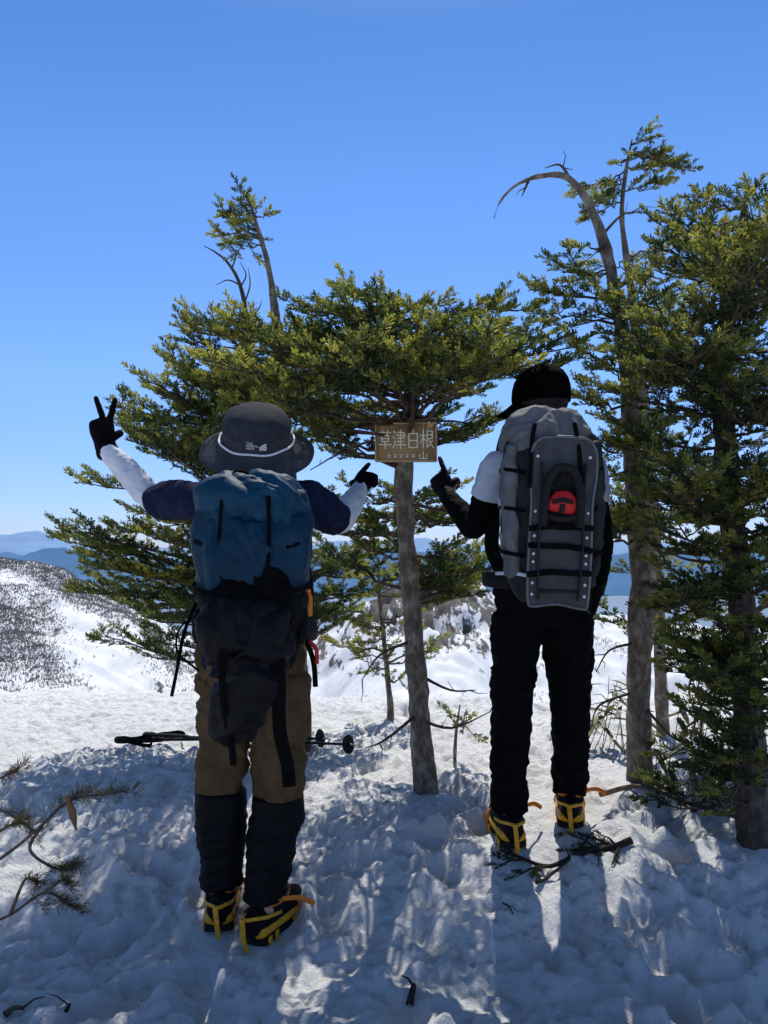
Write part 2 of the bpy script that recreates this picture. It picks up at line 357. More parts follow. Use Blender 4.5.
# ------------------------------------------------------------------ foliage
def templ(r,n,L=.066,nl=.02,w=.0021):
    vs=[]
    for j in range(n):
        t=r.uniform(.02,1.); ph=r.uniform(-.6,PI+.6); A=math.radians(r.uniform(38,68)*(1-.4*t**3))
        d=np.array([math.cos(A),math.sin(A)*math.cos(ph),math.sin(A)*math.sin(ph)])
        l=nl*r.uniform(.75,1.1)*(1-.25*t**4); b=np.array([t*L,0,0])
        q=np.cross(d,r.normal(size=3)); q/=np.linalg.norm(q)
        vs+=[b-q*w*.7,b+q*w*.7,b+d*l+q*w,b+d*l-q*w]
    return np.array(vs)
tr=np.random.default_rng(3)
TPL=[templ(tr,36) for _ in range(6)]
TPL_LONG=[templ(tr,34,.1,.042,.001) for _ in range(4)]
def crown_mesh(name,S,tpl,r):
    pos=np.array([s[0] for s in S]); D=np.array([s[1] for s in S]); U=np.array([s[2] for s in S]); sca=np.array([s[3] for s in S]); ti=np.array([s[4] for s in S])
    D/=np.linalg.norm(D,axis=1)[:,None]; Sd=np.cross(U,D); Sd/=np.linalg.norm(Sd,axis=1)[:,None]+1e-9; U=np.cross(D,Sd)
    idx=r.integers(0,len(tpl),len(S)); VV=[];TT=[]
    for k,T in enumerate(tpl):
        m=idx==k
        if not m.any(): continue
        s=sca[m][:,None,None]
        v=pos[m][:,None,:]+s*(T[None,:,0:1]*D[m][:,None,:]+T[None,:,1:2]*Sd[m][:,None,:]+T[None,:,2:3]*U[m][:,None,:])
        VV.append(v.reshape(-1,3)); TT.append(np.repeat(ti[m],len(T)))
    v=np.vstack(VV); t=np.concatenate(TT); nq=len(v)//4
    t=np.clip(t+np.repeat(r.normal(0,.07,nq),4),0,1)
    me=bpy.data.meshes.new(name); me.vertices.add(len(v)); me.vertices.foreach_set('co',v.ravel())
    me.loops.add(nq*4); me.loops.foreach_set('vertex_index',np.arange(nq*4,dtype=np.int32))
    me.polygons.add(nq); me.polygons.foreach_set('loop_start',np.arange(nq,dtype=np.int32)*4)
    me.update(calc_edges=True)
    a=me.attributes.new('tint','FLOAT','POINT'); a.data.foreach_set('value',t.astype(np.float32))
    return me
def wood_mesh(name,W,n=5):
    vs=[];fs=[]
    for pts,r0,r1 in W:
        m=len(pts)
        for i in range(m):
            t=(pts[min(i+1,m-1)]-pts[max(i-1,0)]); t=t/(np.linalg.norm(t)+1e-9)
            x=np.cross(t,[.3,.2,.93]); x/=np.linalg.norm(x)+1e-9; y=np.cross(t,x); rr=r0+(r1-r0)*i/(m-1)
            b=len(vs)
            for k in range(n):
                a=2*PI*k/n; vs.append(pts[i]+rr*(x*math.cos(a)+y*math.sin(a)))
            if i: 
                for k in range(n): fs.append((b-n+k,b-n+(k+1)%n,b+(k+1)%n,b+k))
    me=bpy.data.meshes.new(name); me.from_pydata([tuple(v) for v in vs],[],fs); return me
UPn=np.array([0,0,1.])
def nz(v): return v/(np.linalg.norm(v)+1e-9)
def clear_of_sign(p):
    # the boughs in front of the name board have been broken away
    X=384+F*p[0]/p[1]; Z=HY-(p[2]-ZC)/p[1]*F
    return not (352<X<458 and 396<Z<486 and p[1]<3.25)
def grow_branch(O,T,r,W,S,dens=1.,t0=.2,sag=.07,bright=.0,maxsec=.25,rb=None,fl=.6):
    L=np.linalg.norm(T-O)
    C=O+(T-O)*.5+np.array([r.normal(0,.05*L),r.normal(0,.05*L),-sag*L+r.normal(0,.03*L)])
    n=9; ts=np.linspace(0,1,n)[:,None]
    pts=(1-ts)**2*O+2*ts*(1-ts)*C+ts**2*T
    pts[1:-1]+=r.normal(0,.01,(n-2,3))
    W.append((pts,rb or (.004+.01*L),.002))
    s=max(t0*L,L-fl*r.uniform(.7,1.2)); side=1; bright=bright+r.normal(0,.13)
    while s<L*.99:
        f=s/L*(n-1); i=min(int(f),n-2); p=pts[i]+(pts[i+1]-pts[i])*(f-i); t=nz(pts[i+1]-pts[i])
        sv=nz(np.cross(t,UPn))*side; side=-side
        sd=nz(t*r.uniform(.5,.9)+sv*r.uniform(.55,.85)+UPn*r.uniform(-.08,.22)+r.normal(0,.1,3))
        ls=min(max(.45*(L-s)+.08,.06),maxsec)*r.uniform(.5,1.15)
        e=p+sd*ls+UPn*ls*.1+t*ls*.1; md=p+sd*ls*.5
        s+=.05/dens*r.uniform(.7,1.4)
        if not (clear_of_sign(p) and clear_of_sign(e)): continue
        W.append((np.array([p,md,e]),.003,.0015))
        q=.015; s2=1
        while q<ls:
            k=q/ls; pp=p+(md-p)*2*k if k<.5 else md+(e-md)*(2*k-1)
            ax=nz(e-p); sx=nz(np.cross(ax,UPn))*s2; s2=-s2
            dd=ax*.75+sx*r.uniform(.4,.9)+UPn*r.uniform(-.08,.42)+r.normal(0,.15,3)
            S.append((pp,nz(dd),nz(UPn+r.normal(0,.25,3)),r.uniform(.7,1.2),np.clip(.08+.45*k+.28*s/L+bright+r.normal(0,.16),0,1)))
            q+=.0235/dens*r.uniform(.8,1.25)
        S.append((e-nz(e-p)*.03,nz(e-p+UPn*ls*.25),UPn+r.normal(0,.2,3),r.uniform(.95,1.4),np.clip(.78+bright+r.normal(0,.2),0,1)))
    if clear_of_sign(T): S.append((T-nz(T-C)*.04,nz(T-C+UPn*.12*L),UPn+r.normal(0,.2,3),1.2,np.clip(.85+bright,0,1)))
def fir(name,label,cat,trunk,boxes,fixed,seed,barkm='bark',folm='fol',dens=1.,bare=(),group=None,flare=True,t0=.32,zmin=None,bright=0.,trunk_n=18,extra=()):
    r=np.random.default_rng(seed)
    pts=[P(a,b,c) for a,b,c,_ in trunk]; rad=[q[3] for q in trunk]
    root=thing(name,label,cat,pts[0],group)
    bm=NB(); pp=list(pts); rr=list(rad)
    if flare: pp=[pts[0]-UP*.12]+pp; rr=[rad[0]*1.35]+rr
    loft(bm,pp,rr,n=trunk_n,sub=14)
    me=bpy.data.meshes.new('t'); bmesh.ops.recalc_face_normals(bm,faces=bm.faces); bm.to_mesh(me); bm.free()
    n=len(me.vertices); co=np.zeros(n*3); me.vertices.foreach_get('co',co); co=co.reshape(-1,3); no=np.zeros(n*3); me.vertex_normals.foreach_get('vector',no); no=no.reshape(-1,3)
    rl=np.interp(co[:,2],sorted([p.z for p in pp]),[x for _,x in sorted(zip([p.z for p in pp],rr))])
    co+=no*(rl*.2*fbm(co[:,0]*22,co[:,1]*22,co[:,2]*11,3,seed))[:,None]; me.vertices.foreach_set('co',co.ravel())
    fin('trunk',me,M[barkm],root)
    tp=catm(np.array([tuple(p) for p in pts]),10)
    def near(p): return tp[int(np.argmin(np.linalg.norm(tp-p,axis=1)))]
    W=[];S=[]
    tg=[tuple(P(*f)) for f in fixed]
    for (x0,x1,y0,y1,Y0,Y1,k) in boxes:
        for _ in range(k): tg.append(tuple(P(r.uniform(x0,x1),r.uniform(y0,y1),r.uniform(Y0,Y1))))
    for t in tg:
        t=np.array(t); hd=np.min(np.hypot(tp[:,0]-t[0],tp[:,1]-t[1]))
        z0=t[2]-r.uniform(-.05,.33)*hd
        if zmin is not None: z0=max(z0,zmin)
        i=int(np.argmin(np.abs(tp[:,2]-z0)+.15*np.hypot(tp[:,0]-t[0],tp[:,1]-t[1]))); O=tp[i]
        grow_branch(O,t,r,W,S,dens,t0,bright=bright)
    for a,b in extra: grow_branch(near(np.array(P(*a))),np.array(P(*b)),r,W,S,1.2,.1,sag=-.03,maxsec=.1,bright=bright,rb=.005)
    for b in bare:
        q=np.array([tuple(P(*k)) for k in b]); q[0]=near(q[0]); q=catm(q,4); W.append((q,.008,.002))
        for _ in range(max(2,len(b))):
            i=r.integers(1,len(q)); d=nz(r.normal(0,1,3)+nz(q[min(i,len(q)-1)]-q[i-1])*1.2); l=r.uniform(.04,.11)
            W.append((np.array([q[i],q[i]+d*l*.5+r.normal(0,.008,3),q[i]+d*l]),.003,.001))
    if W: fin('branches',wood_mesh('branches',W),M['twig'],root)
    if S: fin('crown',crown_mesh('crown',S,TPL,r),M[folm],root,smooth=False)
    return root

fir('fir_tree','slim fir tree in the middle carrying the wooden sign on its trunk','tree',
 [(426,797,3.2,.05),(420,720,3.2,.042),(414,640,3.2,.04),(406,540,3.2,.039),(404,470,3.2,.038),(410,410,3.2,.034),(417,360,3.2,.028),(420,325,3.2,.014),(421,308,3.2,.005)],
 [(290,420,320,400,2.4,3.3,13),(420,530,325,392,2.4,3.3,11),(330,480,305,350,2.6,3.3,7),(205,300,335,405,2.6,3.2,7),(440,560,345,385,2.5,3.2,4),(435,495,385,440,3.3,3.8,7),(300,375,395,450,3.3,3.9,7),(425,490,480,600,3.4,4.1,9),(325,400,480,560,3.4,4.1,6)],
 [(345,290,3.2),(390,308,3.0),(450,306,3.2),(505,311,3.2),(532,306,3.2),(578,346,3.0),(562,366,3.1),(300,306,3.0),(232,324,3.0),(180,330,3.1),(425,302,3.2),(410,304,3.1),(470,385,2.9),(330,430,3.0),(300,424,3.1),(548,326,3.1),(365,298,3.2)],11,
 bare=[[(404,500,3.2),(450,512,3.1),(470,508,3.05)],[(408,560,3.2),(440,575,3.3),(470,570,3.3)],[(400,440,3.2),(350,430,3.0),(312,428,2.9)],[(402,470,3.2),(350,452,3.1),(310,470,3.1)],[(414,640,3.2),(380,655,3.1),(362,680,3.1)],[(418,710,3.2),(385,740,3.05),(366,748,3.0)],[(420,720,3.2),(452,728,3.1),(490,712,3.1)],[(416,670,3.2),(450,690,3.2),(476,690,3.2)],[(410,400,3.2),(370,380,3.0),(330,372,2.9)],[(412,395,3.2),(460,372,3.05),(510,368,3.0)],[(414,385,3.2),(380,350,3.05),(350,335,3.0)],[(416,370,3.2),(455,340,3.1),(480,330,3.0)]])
fir('fir_tree','fir tree behind the hiker in the bucket hat, its tufted leader highest on the left','tree',
 [(300,735,4.0,.06),(296,640,4.0,.055),(290,520,4.0,.048),(284,420,4.0,.036),(276,320,4.0,.022),(268,265,4.0,.016),(258,230,4.0,.012),(250,202,4.0,.005)],
 [(140,300,345,420,2.9,3.7,9),(120,215,395,465,2.9,3.6,8),(70,190,512,570,3.5,4.3,9),(90,200,570,640,3.5,4.3,8),(180,330,405,475,3.8,4.5,8),(300,400,490,565,3.9,4.6,8),(310,400,565,640,4.0,4.7,8),(200,310,330,395,3.1,3.9,7)],
 [(62,526,3.8),(60,540,4.0),(72,592,3.9),(100,550,3.9),(84,482,3.8),(118,405,3.4),(130,418,3.3),(182,330,3.5),(205,320,3.5),(150,645,4.0),(135,605,3.9),(160,356,3.5)],23,
 bare=[[(276,330,4),(290,345,4),(300,342,4)],[(284,420,4),(220,430,3.9),(170,470,3.9)],[(288,500,4),(210,520,4.1),(150,528,4.1)],[(282,400,4),(220,390,3.7),(180,384,3.6)],[(280,370,4),(240,350,3.7),(215,346,3.6)]],
 extra=[((258,232,4),(226,217,4.0)),((258,235,4),(219,234,3.97)),((256,222,4),(268,212,4.02)),((253,212,4),(235,207,4.0)),((262,245,4),(231,245,3.95)),((252,207,4),(247,204,3.98)),((258,230,4),(248,221,3.9)),((262,240,4),(240,240,4.1)),((254,215,4),(262,205,4.0))])

def snag():
    root=thing('dead_snag','thin leafless dead top with a hooked tip left of the tall tufted leader','dead tree',P(252,735,4.3))
    bm=NB(); loft(bm,[P(252,740,4.3),P(250,600,4.3),P(249,400,4.3),P(246,320,4.3),P(240,285,4.3),P(228,263,4.3),P(215,252,4.3),P(204,246,4.3)],[.04,.036,.026,.016,.011,.008,.005,.002],n=10,sub=8)
    fin('trunk',bm,M['bark_d'],root)
    for a,b,c in [((246,320),(236,305),(220,300)),((244,305),(250,285),(248,268)),((240,285),(228,280),(216,285)),((240,288),(246,275),(240,262)),((246,322),(258,310),(262,300)),((232,268),(236,255),(232,246)),((247,330),(230,322),(216,318))]:
        bm=NB(); tube(bm,[P(*a,4.3),P(*b,4.3),P(*c,4.25)],[.005,.004,.0015],n=6); fin('twig',bm,M['bark_d'],root)
snag()

fir('fir_tree','fir tree at right whose bare dead top bends over to the left','tree',
 [(640,780,3.36,.056),(638,700,3.36,.051),(641,600,3.36,.048),(636,480,3.36,.045),(628,380,3.36,.038),(618,310,3.36,.03),(606,250,3.36,.024),(590,207,3.36,.018),(568,178,3.36,.013),(540,176,3.36,.01),(515,186,3.36,.007),(500,202,3.36,.005),(494,218,3.36,.002)],
 [(560,625,245,315,3.0,3.6,6),(570,690,330,450,2.9,3.7,11),(585,625,450,540,3.0,3.7,5),(660,720,450,560,3.0,3.7,5),(660,710,560,660,3.2,3.8,3)],
 [(538,293,3.3),(543,314,3.3),(560,266,3.3),(575,246,3.3),(570,394,3.2),(586,445,3.2),(584,354,3.3),(598,620,3.4),(586,505,3.4)],41,
 bare=[[(636,470,3.36),(600,478,3.3),(585,470,3.3)],[(600,235,3.36),(622,215,3.36),(640,212,3.36)],[(570,180,3.36),(560,165,3.36),(545,168,3.36)],[(530,180,3.36),(522,196,3.36)],[(640,640,3.36),(610,650,3.3),(596,672,3.3)],[(639,700,3.36),(670,735,3.2),(684,742,3.2)],[(640,690,3.36),(600,705,3.3),(590,730,3.3)],[(637,540,3.36),(660,530,3.25),(690,540,3.2)],[(640,600,3.36),(668,590,3.3),(690,604,3.25)],[(615,290,3.36),(640,275,3.3),(662,280,3.3)]])
fir('fir_tree','taller slender fir with a flat tufted top behind the bent dead top at right','tree',
 [(662,720,4.3,.035),(656,560,4.3,.033),(645,420,4.2,.03),(632,300,4.1,.022),(622,220,4.1,.014),(626,170,4.1,.009),(632,140,4.1,.004)],
 [(600,700,320,425,3.9,4.6,10),(620,720,425,600,4.0,4.7,12),(605,675,260,315,3.9,4.4,5)],[(598,264,4.1),(683,246,4.1)],43,
 extra=[((631,145,4.1),(646,142,4.1)),((630,150,4.1),(676,170,4.1)),((629,155,4.1),(656,158,4.05)),((630,160,4.1),(616,164,4.1)),((627,170,4.1),(586,190,4.1)),((627,178,4.1),(594,206,4.05)),((625,190,4.1),(660,184,4.15)),((624,200,4.1),(588,218,4.1)),((628,165,4.1),(664,166,4.2))])
fir('fir_tree','dense dark fir tree filling the right edge of the view, nearest of the firs','tree',
 [(755,838,2.7,.06),(750,740,2.72,.05),(742,620,2.75,.046),(728,480,2.8,.04),(722,380,2.85,.034),(730,290,2.9,.026),(742,225,2.9,.016),(748,185,2.9,.006)],
 [(690,800,200,270,2.5,3.2,10),(650,810,265,355,2.3,3.1,14),(635,840,350,460,2.3,3.1,19),(672,850,460,600,2.3,3.1,19),(685,840,600,735,2.4,3.1,14),(780,880,200,650,2.2,3.1,20),(692,775,610,760,2.3,2.6,12),(675,750,430,600,2.3,2.6,7),(685,760,720,800,2.5,2.9,7)],
 [(660,222,2.9),(688,202,2.9),(652,246,2.8),(637,304,2.8),(630,340,2.8),(618,392,2.7),(612,444,2.7),(645,480,2.6),(652,566,2.8),(664,606,2.6),(686,646,2.6),(760,185,2.8),(738,203,3.0),(700,230,2.7),(764,236,2.1),(748,248,2.15),(768,215,2.2)],47,barkm='bark_d',folm='fol_d',
 bare=[[(742,620,2.75),(700,650,2.6),(688,690,2.6)],[(750,740,2.72),(720,760,2.6),(700,780,2.6)],[(735,560,2.78),(690,560,2.6),(660,548,2.6)],[(745,660,2.73),(705,700,2.6),(690,740,2.6)],[(752,770,2.7),(735,790,2.55),(728,820,2.5)]])
fir('fir_sapling','small fir sapling growing beyond the ridge between the two hikers','young tree',
 [(390,700,4.6,.018),(384,640,4.6,.015),(380,600,4.6,.012),(378,560,4.6,.005)],
 [(340,420,570,640,4.4,4.8,8),(350,430,620,690,4.4,4.9,7)],[(336,645,4.5),(425,655,4.6)],51,dens=.8)
fir('fir_sapling','low fir sapling among dead sticks at the foot of the bent-top fir','young tree',
 [(695,805,3.0,.014),(697,770,3.0,.011),(700,740,3.0,.007),(702,720,3.0,.004)],
 [(650,760,745,800,2.8,3.2,9)],[(655,800,2.95),(735,815,2.85)],53,dens=.8,folm='fol_d')
fir('fir_sapling','sparse fir seedling beside the foot of the sign tree','young tree',
 [(455,750,3.6,.008),(457,725,3.6,.006),(460,705,3.6,.003)],
 [(430,490,705,735,3.5,3.7,3)],[],57,dens=.5)

def bamboo(px,py,Y,n,seed,label):
    r=random.Random(seed); p=P(px,py,Y); p.z=G(p.x,p.y)
    root=thing('dwarf_bamboo',label,'plant',p)
    W=[]; bm=NB(); ly=bm.verts.layers.float.new('tint')
    for i in range(n):
        b=p+V(r.uniform(-.14,.14),r.uniform(-.12,.12),-.03); t=b+V(r.uniform(-.13,.13),r.uniform(-.1,.1),r.uniform(.15,.42))
        W.append((np.array([b,(b+t)/2+V(.01,0,.01),t]),.0025,.0015))
        for k in range(r.randint(4,6)):
            a=r.uniform(0,2*PI); d=V(math.cos(a),math.sin(a),r.uniform(-.35,.5)).normalized(); s=d.cross(UP).normalized(); l=r.uniform(.1,.19); w=l*.09
            o=t+(b-t)*r.uniform(0,.25); ti=r.random()
            rows=[]
            for q,(u,ww) in enumerate([(0,.15),(.3,1),(.65,.85),(1,.04)]):
                cpt=o+d*l*u-UP*l*.3*u*u
                row=[bm.verts.new(cpt-s*w*ww),bm.verts.new(cpt+s*w*ww)]
                for v in row: v[ly]=ti
                rows.append(row)
            for q in range(3): bm.faces.new((rows[q][0],rows[q][1],rows[q+1][1],rows[q+1][0]))
    fin('stems',wood_mesh('stems',W),M['deadwood'],root); fin('leaves',bm,M['sasa'],root)
bamboo(612,730,3.9,12,1,'clump of dwarf bamboo between the right hiker and the bent-top fir trunk')
bamboo(690,725,3.3,14,2,'clump of dwarf bamboo right of the bent-top fir trunk')

# ------------------------------------------------------------------ people
def hand(bm,w,d,nrm,side,pose,thumb,s=1.,fat=1.):
    d=d.normalized(); nrm=(nrm-d*nrm.dot(d)).normalized(); side=(side-d*side.dot(d)-nrm*side.dot(nrm)).normalized()
    loft(bm,[w-d*.03*s,w+d*.015*s,w+d*.05*s,w+d*.082*s],[(.027*fat*s,.02*fat*s),(.032*fat*s,.019*fat*s),(.04*fat*s,.0165*fat*s),(.039*fat*s,.0125*fat*s)],n=14,ref=side,sub=4)
    for k,(off,l) in enumerate([(.029,.074),(.010,.082),(-.0095,.076),(-.0285,.06)]):
        sp,c1,c2,c3=pose[k]; d0=(d*math.cos(sp)+side*math.sin(sp)).normalized()
        p=w+d*.07*s+side*off*s; pts=[p]; p=w+d*(.086-.004*abs(k-1))*s+side*off*1.02*s; pts.append(p); a=0
        for seg,c in ((.44,c1),(.31,c2),(.25,c3)):
            a+=c; p=p+(d0*math.cos(a)+nrm*math.sin(a))*l*seg*s; pts.append(p)
        r=(.0098,.0098,.0095,.009,.0078)
        loft(bm,pts,[x*fat*s for x in r],n=10,sub=3)
    b,c=thumb; p=w+d*.018*s+side*.022*s; t0=(side*math.cos(b)+d*math.sin(b)); pts=[p]; a=.15
    for l,cc in ((.042,c*.4),(.032,c*.7),(.026,c*.5)):
        a+=cc; q=(t0*math.cos(a)+nrm*math.sin(a)*.8+d*.25*math.sin(a)).normalized(); p=p+q*l*s; pts.append(p)
    loft(bm,pts,[.0135*fat*s,.0125*fat*s,.0105*fat*s,.0085*fat*s],n=10,sub=3)
STR=(0,.05,.05,.03); CURL=(0,1.25,1.5,.9)
def mid(a,b,t=.5): return a+(b-a)*t
def make_body(root,J,f,hf,hands):
    bm=NB(); r=f.cross(UP).normalized(); hr=hf.cross(UP).normalized()
    sm=(J['shL']+J['shR'])/2
    loft(bm,[J['pel']-UP*.05,J['pel']+UP*.03,mid(J['pel'],sm,.42),mid(J['pel'],sm,.78),sm-UP*.03],[(.13,.09),(.14,.1),(.115,.085),(.14,.1),(.12,.07)],n=20,ref=r,capf=.3)
    loft(bm,[J['shL'],sm+UP*.005,J['shR']],[.042,.06,.042],n=14)
    h=J['head']; loft(bm,[sm,mid(sm,h,.5)-hf*.005,h-UP*.05],[.06,.052,.052],n=14)
    loft(bm,[h-UP*.105+hf*.03,h-UP*.07+hf*.015,h-UP*.02,h+UP*.04,h+UP*.074],[(.03,.035),(.058,.07),(.071,.088),(.072,.09),(.052,.066)],n=20,ref=hr,capf=.5)
    loft(bm,[h+hf*.085+UP*.01,h+hf*.1-UP*.02,h+hf*.103-UP*.032],[.008,.012,.012],n=8)
    loft(bm,[h+hf*.082-UP*.062-hr*.018,h+hf*.088-UP*.062,h+hf*.082-UP*.062+hr*.018],[.005,.007,.005],n=8)
    for sg in(-1,1):
        loft(bm,[h+hr*sg*.07+UP*.025-hf*.012,h+hr*sg*.076-hf*.014,h+hr*sg*.07-UP*.03-hf*.006],[(.006,.016),(.007,.017),(.005,.01)],n=8,ref=hr)
    for S_ in 'LR':
        sh,el,wr=J['sh'+S_],J['el'+S_],J['wr'+S_]
        loft(bm,[sh,mid(sh,el),el,mid(el,wr,.4),wr],[.042,.04,.036,.036,.025],n=14)
        hd=hands[S_]; hand(bm,wr,*hd)
        hp,kn,an=J['hip'+S_],J['knee'+S_],J['ank'+S_]
        loft(bm,[hp,mid(hp,kn),kn,mid(kn,an,.35)-f*.01,an],[.08,.066,.05,.05,.036],n=14)
        loft(bm,[an-UP*.03-f*.03,an-UP*.05+f*.06,an-UP*.06+f*.13],[(.03,.03),(.036,.03),(.034,.02)],n=12,ref=r)
    remeshed('body',bm,M['skin'],root,.006,2)
    for sg in(-1,1):
        bm=NB(); bmesh.ops.create_uvsphere(bm,u_segments=12,v_segments=8,radius=.011,matrix=Matrix.Translation(h+hf*.078+hr*sg*.031+UP*.006)); fin('eye',bm,M['hair'],root)
def boot(root,ank,fd,gz,bootm,randm,seed):
    fd=fd.normalized(); s=fd.cross(UP); c=V(ank.x,ank.y,gz)
    heel=c-fd*.06; toe=c+fd*.205
    bm=NB()
    loft(bm,[heel+UP*.06,c+UP*.065,c+fd*.08+UP*.062,toe-fd*.04+UP*.05],[(.039,.05),(.044,.055),(.049,.05),(.044,.038)],n=18,ref=s)
    loft(bm,[c+UP*.07,c+UP*.12,ank+UP*.1],[.05,.05,.055],n=16)
    b=remeshed('boot',bm,bootm,root,.006,3,folds(.003,30,30,seed))
    bm=NB(); loft(bm,[heel-fd*.01+UP*.042,c+UP*.04,c+fd*.08+UP*.038,toe-fd*.03+UP*.036],[(.045,.021),(.051,.019),(.055,.018),(.049,.017)],n=20,ref=s,sq=.75)
    fin('rand',bm,randm,b)
    bm=NB(); loft(bm,[heel-fd*.012+UP*.012,c+UP*.011,c+fd*.08+UP*.011,toe-fd*.03+UP*.013],[(.047,.012),(.048,.012),(.056,.012),(.05,.012)],n=20,ref=s,sq=.6)
    fin('sole',bm,M['sole'],b)
    bm=NB()
    for sg in(-1,1):
        tube(bm,[heel+s*sg*.03+UP*-.004,c+s*sg*.04-UP*.004,c+fd*.09+s*sg*.048-UP*.004,toe+s*sg*.03-UP*.002],.005,n=6)
        for q in (-.05,-.01,.09,.14,.19):
            p=c+fd*q+s*sg*(.047 if q<.05 else .053); loft(bm,[p+UP*.022,p-UP*.008+fd*.002,p-UP*.034],[(.013,.004),(.009,.003),(.001,.001)],n=6,ref=fd,sub=2)
    for q in(-.04,.0,.1,.17): tube(bm,[c+fd*q-s*.042-UP*.003,c+fd*q+s*.042-UP*.003],.0045,n=6)
    cr=fin('crampon',bm,M['yellow'],root)
    bm=NB()
    strap(bm,[heel-fd*.054+s*.004+UP*.0,heel-fd*.068+UP*.04,heel-fd*.066-s*.006+UP*.1],.008,s,.005)
    strap(bm,[heel+s*.05+fd*.07+UP*.075,heel+s*.042+fd*.0+UP*.088,heel-fd*.035+s*.022+UP*.094,heel-fd*.058+UP*.096,heel-fd*.035-s*.022+UP*.094,heel-s*.042+UP*.088,heel-s*.05+fd*.07+UP*.075],.006,UP,.003)
    fin('heel_lever',bm,M['yellow'],cr)
    bm=NB(); k=[]
    for i in range(13):
        a=2*PI*i/12; k.append(c+fd*(.02+.068*math.cos(a))+s*.062*math.sin(a)+UP*(.122+.012*math.cos(a)))
    strap(bm,k,.007,UP,.003)
    k=[]
    for i in range(9):
        a=PI*i/8; k.append(c+fd*.125+s*.059*math.cos(a)+UP*(.02+.07*math.sin(a)))
    strap(bm,k,.008,fd,.003)
    strap(bm,[c+s*.06+UP*.122,c+s*.1+fd*.04+UP*.115,c+s*.135+fd*.07+UP*.09],.008,UP,.0025)
    fin('strap',bm,M['orange'],cr)

# ---- left hiker
fL=V(-.12,.99,0).normalized(); rL=fL.cross(UP).normalized()
JL=dict(pel=P(251,655,2.42),hipL=P(226,688,2.42),hipR=P(279,688,2.42),kneeL=P(221,790,2.45),kneeR=P(278,795,2.42),ankL=P(221,893,2.47),ankR=P(266,903,2.41),
 head=P(257,446,2.42),shL=P(201,500,2.42),shR=P(307,500,2.41),elL=P(154,501,2.6),wrL=P(104,446,2.62),elR=P(341,521,2.58),wrR=P(361,487,2.85))
gL=G(JL['ankL'].x,JL['ankL'].y)-.004; gR=G(JL['ankR'].x,JL['ankR'].y)-.004
JL['ankL'].z=gL+.12; JL['ankR'].z=gR+.12
man=thing('person','person in grey bucket hat and brown trousers raising a V sign with one hand','person',V(-.43,2.42,gR))
dV=(P(100,414,2.62)-JL['wrL']); tipR=P(382,450,3.05)
handsL={'L':(dV,V(0,1,0),V(1,0,0),[(.34,.05,.05,.0),(-.24,.05,.05,0),CURL,CURL],(.5,1.6)),
        'R':(tipR-JL['wrR'],V(-.2,-.1,-1),V(-1,.3,.2),[(-.12,.02,.02,0),CURL,CURL,CURL],(.6,1.4))}
make_body(man,JL,fL,fL,handsL)
for S_ in 'LR':
    bm=NB(); hand(bm,JL['wr'+S_],*handsL[S_],1.02,1.07)
    dd=handsL[S_][0].normalized(); fa=(JL['wr'+S_]-JL['el'+S_]).normalized()
    loft(bm,[JL['wr'+S_]-fa*.035,JL['wr'+S_]+dd*.02],[.034,.031],n=14,capf=.3)
    remeshed('glove',bm,M['black'],man,.0033,2,folds(.001,60,60,3))
    sh,el,wr=JL['sh'+S_],JL['el'+S_],JL['wr'+S_]
    bm=NB(); loft(bm,[mid(sh,el,.55),mid(sh,el,.8),el,mid(el,wr,.4),mid(el,wr,.93)],[.045,.043,.043,.044,.033],n=16,capf=.3)
    remeshed('arm_sleeve',bm,M['white_sleeve'],man,.006,2,folds(.005,28,40,4))
bm=NB(); sm=(JL['shL']+JL['shR'])/2
loft(bm,[JL['pel']-UP*.02,JL['pel']+UP*.08,mid(JL['pel'],sm,.55),mid(JL['pel'],sm,.8),sm-UP*.02],[(.16,.122),(.155,.12),(.15,.115),(.165,.118),(.13,.085)],n=24,ref=rL,capf=.4)
loft(bm,[JL['shL'],sm+UP*.005,JL['shR']],[.057,.072,.057],n=16)
for S_ in 'LR':
    sh,el=JL['sh'+S_],JL['el'+S_]; loft(bm,[sh,mid(sh,el,.5),mid(sh,el,.88)],[.06,.062,.062],n=18,capf=.15)
remeshed('shirt',bm,M['navy'],man,.007,3,folds(.01,15,15,6))
bm=NB(); loft(bm,[JL['pel']+UP*.09,JL['pel'],JL['pel']-UP*.09],[(.15,.12),(.165,.125),(.152,.11)],n=24,ref=rL,capf=.4)
for S_ in 'LR':
    hp,kn,an=JL['hip'+S_],JL['knee'+S_],JL['ank'+S_]; q=.0 if S_=='L' else .006
    loft(bm,[hp+UP*.03,hp-UP*.03,mid(hp,kn,.5),kn+UP*.03,mid(kn,an,.2)],[.095,.094,.078+q,.072+q,.058],n=20,capf=.3)
remeshed('trousers',bm,M['brown'],man,.006,2,folds(.016,11,15,7))
for S_ in 'LR':
    kn,an=JL['knee'+S_],JL['ank'+S_]
    bm=NB(); loft(bm,[kn+UP*.0,kn-UP*.06,mid(kn,an,.4)-fL*.008,mid(kn,an,.7),an+UP*.04,an-UP*.005],[.083,.081,.077,.069,.062,.066],n=20,capf=.05)
    base_f=folds(.012,14,22,8); zt=kn.z
    remeshed('gaiter',bm,M['black2'],man,.006,2,lambda c,bf=base_f,zt=zt: bf(c)*np.clip((zt-.01-c[:,2])/.06,.15,1))
boot(man,JL['ankL'],V(-.12,1,0),gL,M['black2'],M['yellow'],1)
boot(man,JL['ankR'],V(.42,1,0),gR,M['black2'],M['yellow'],2)
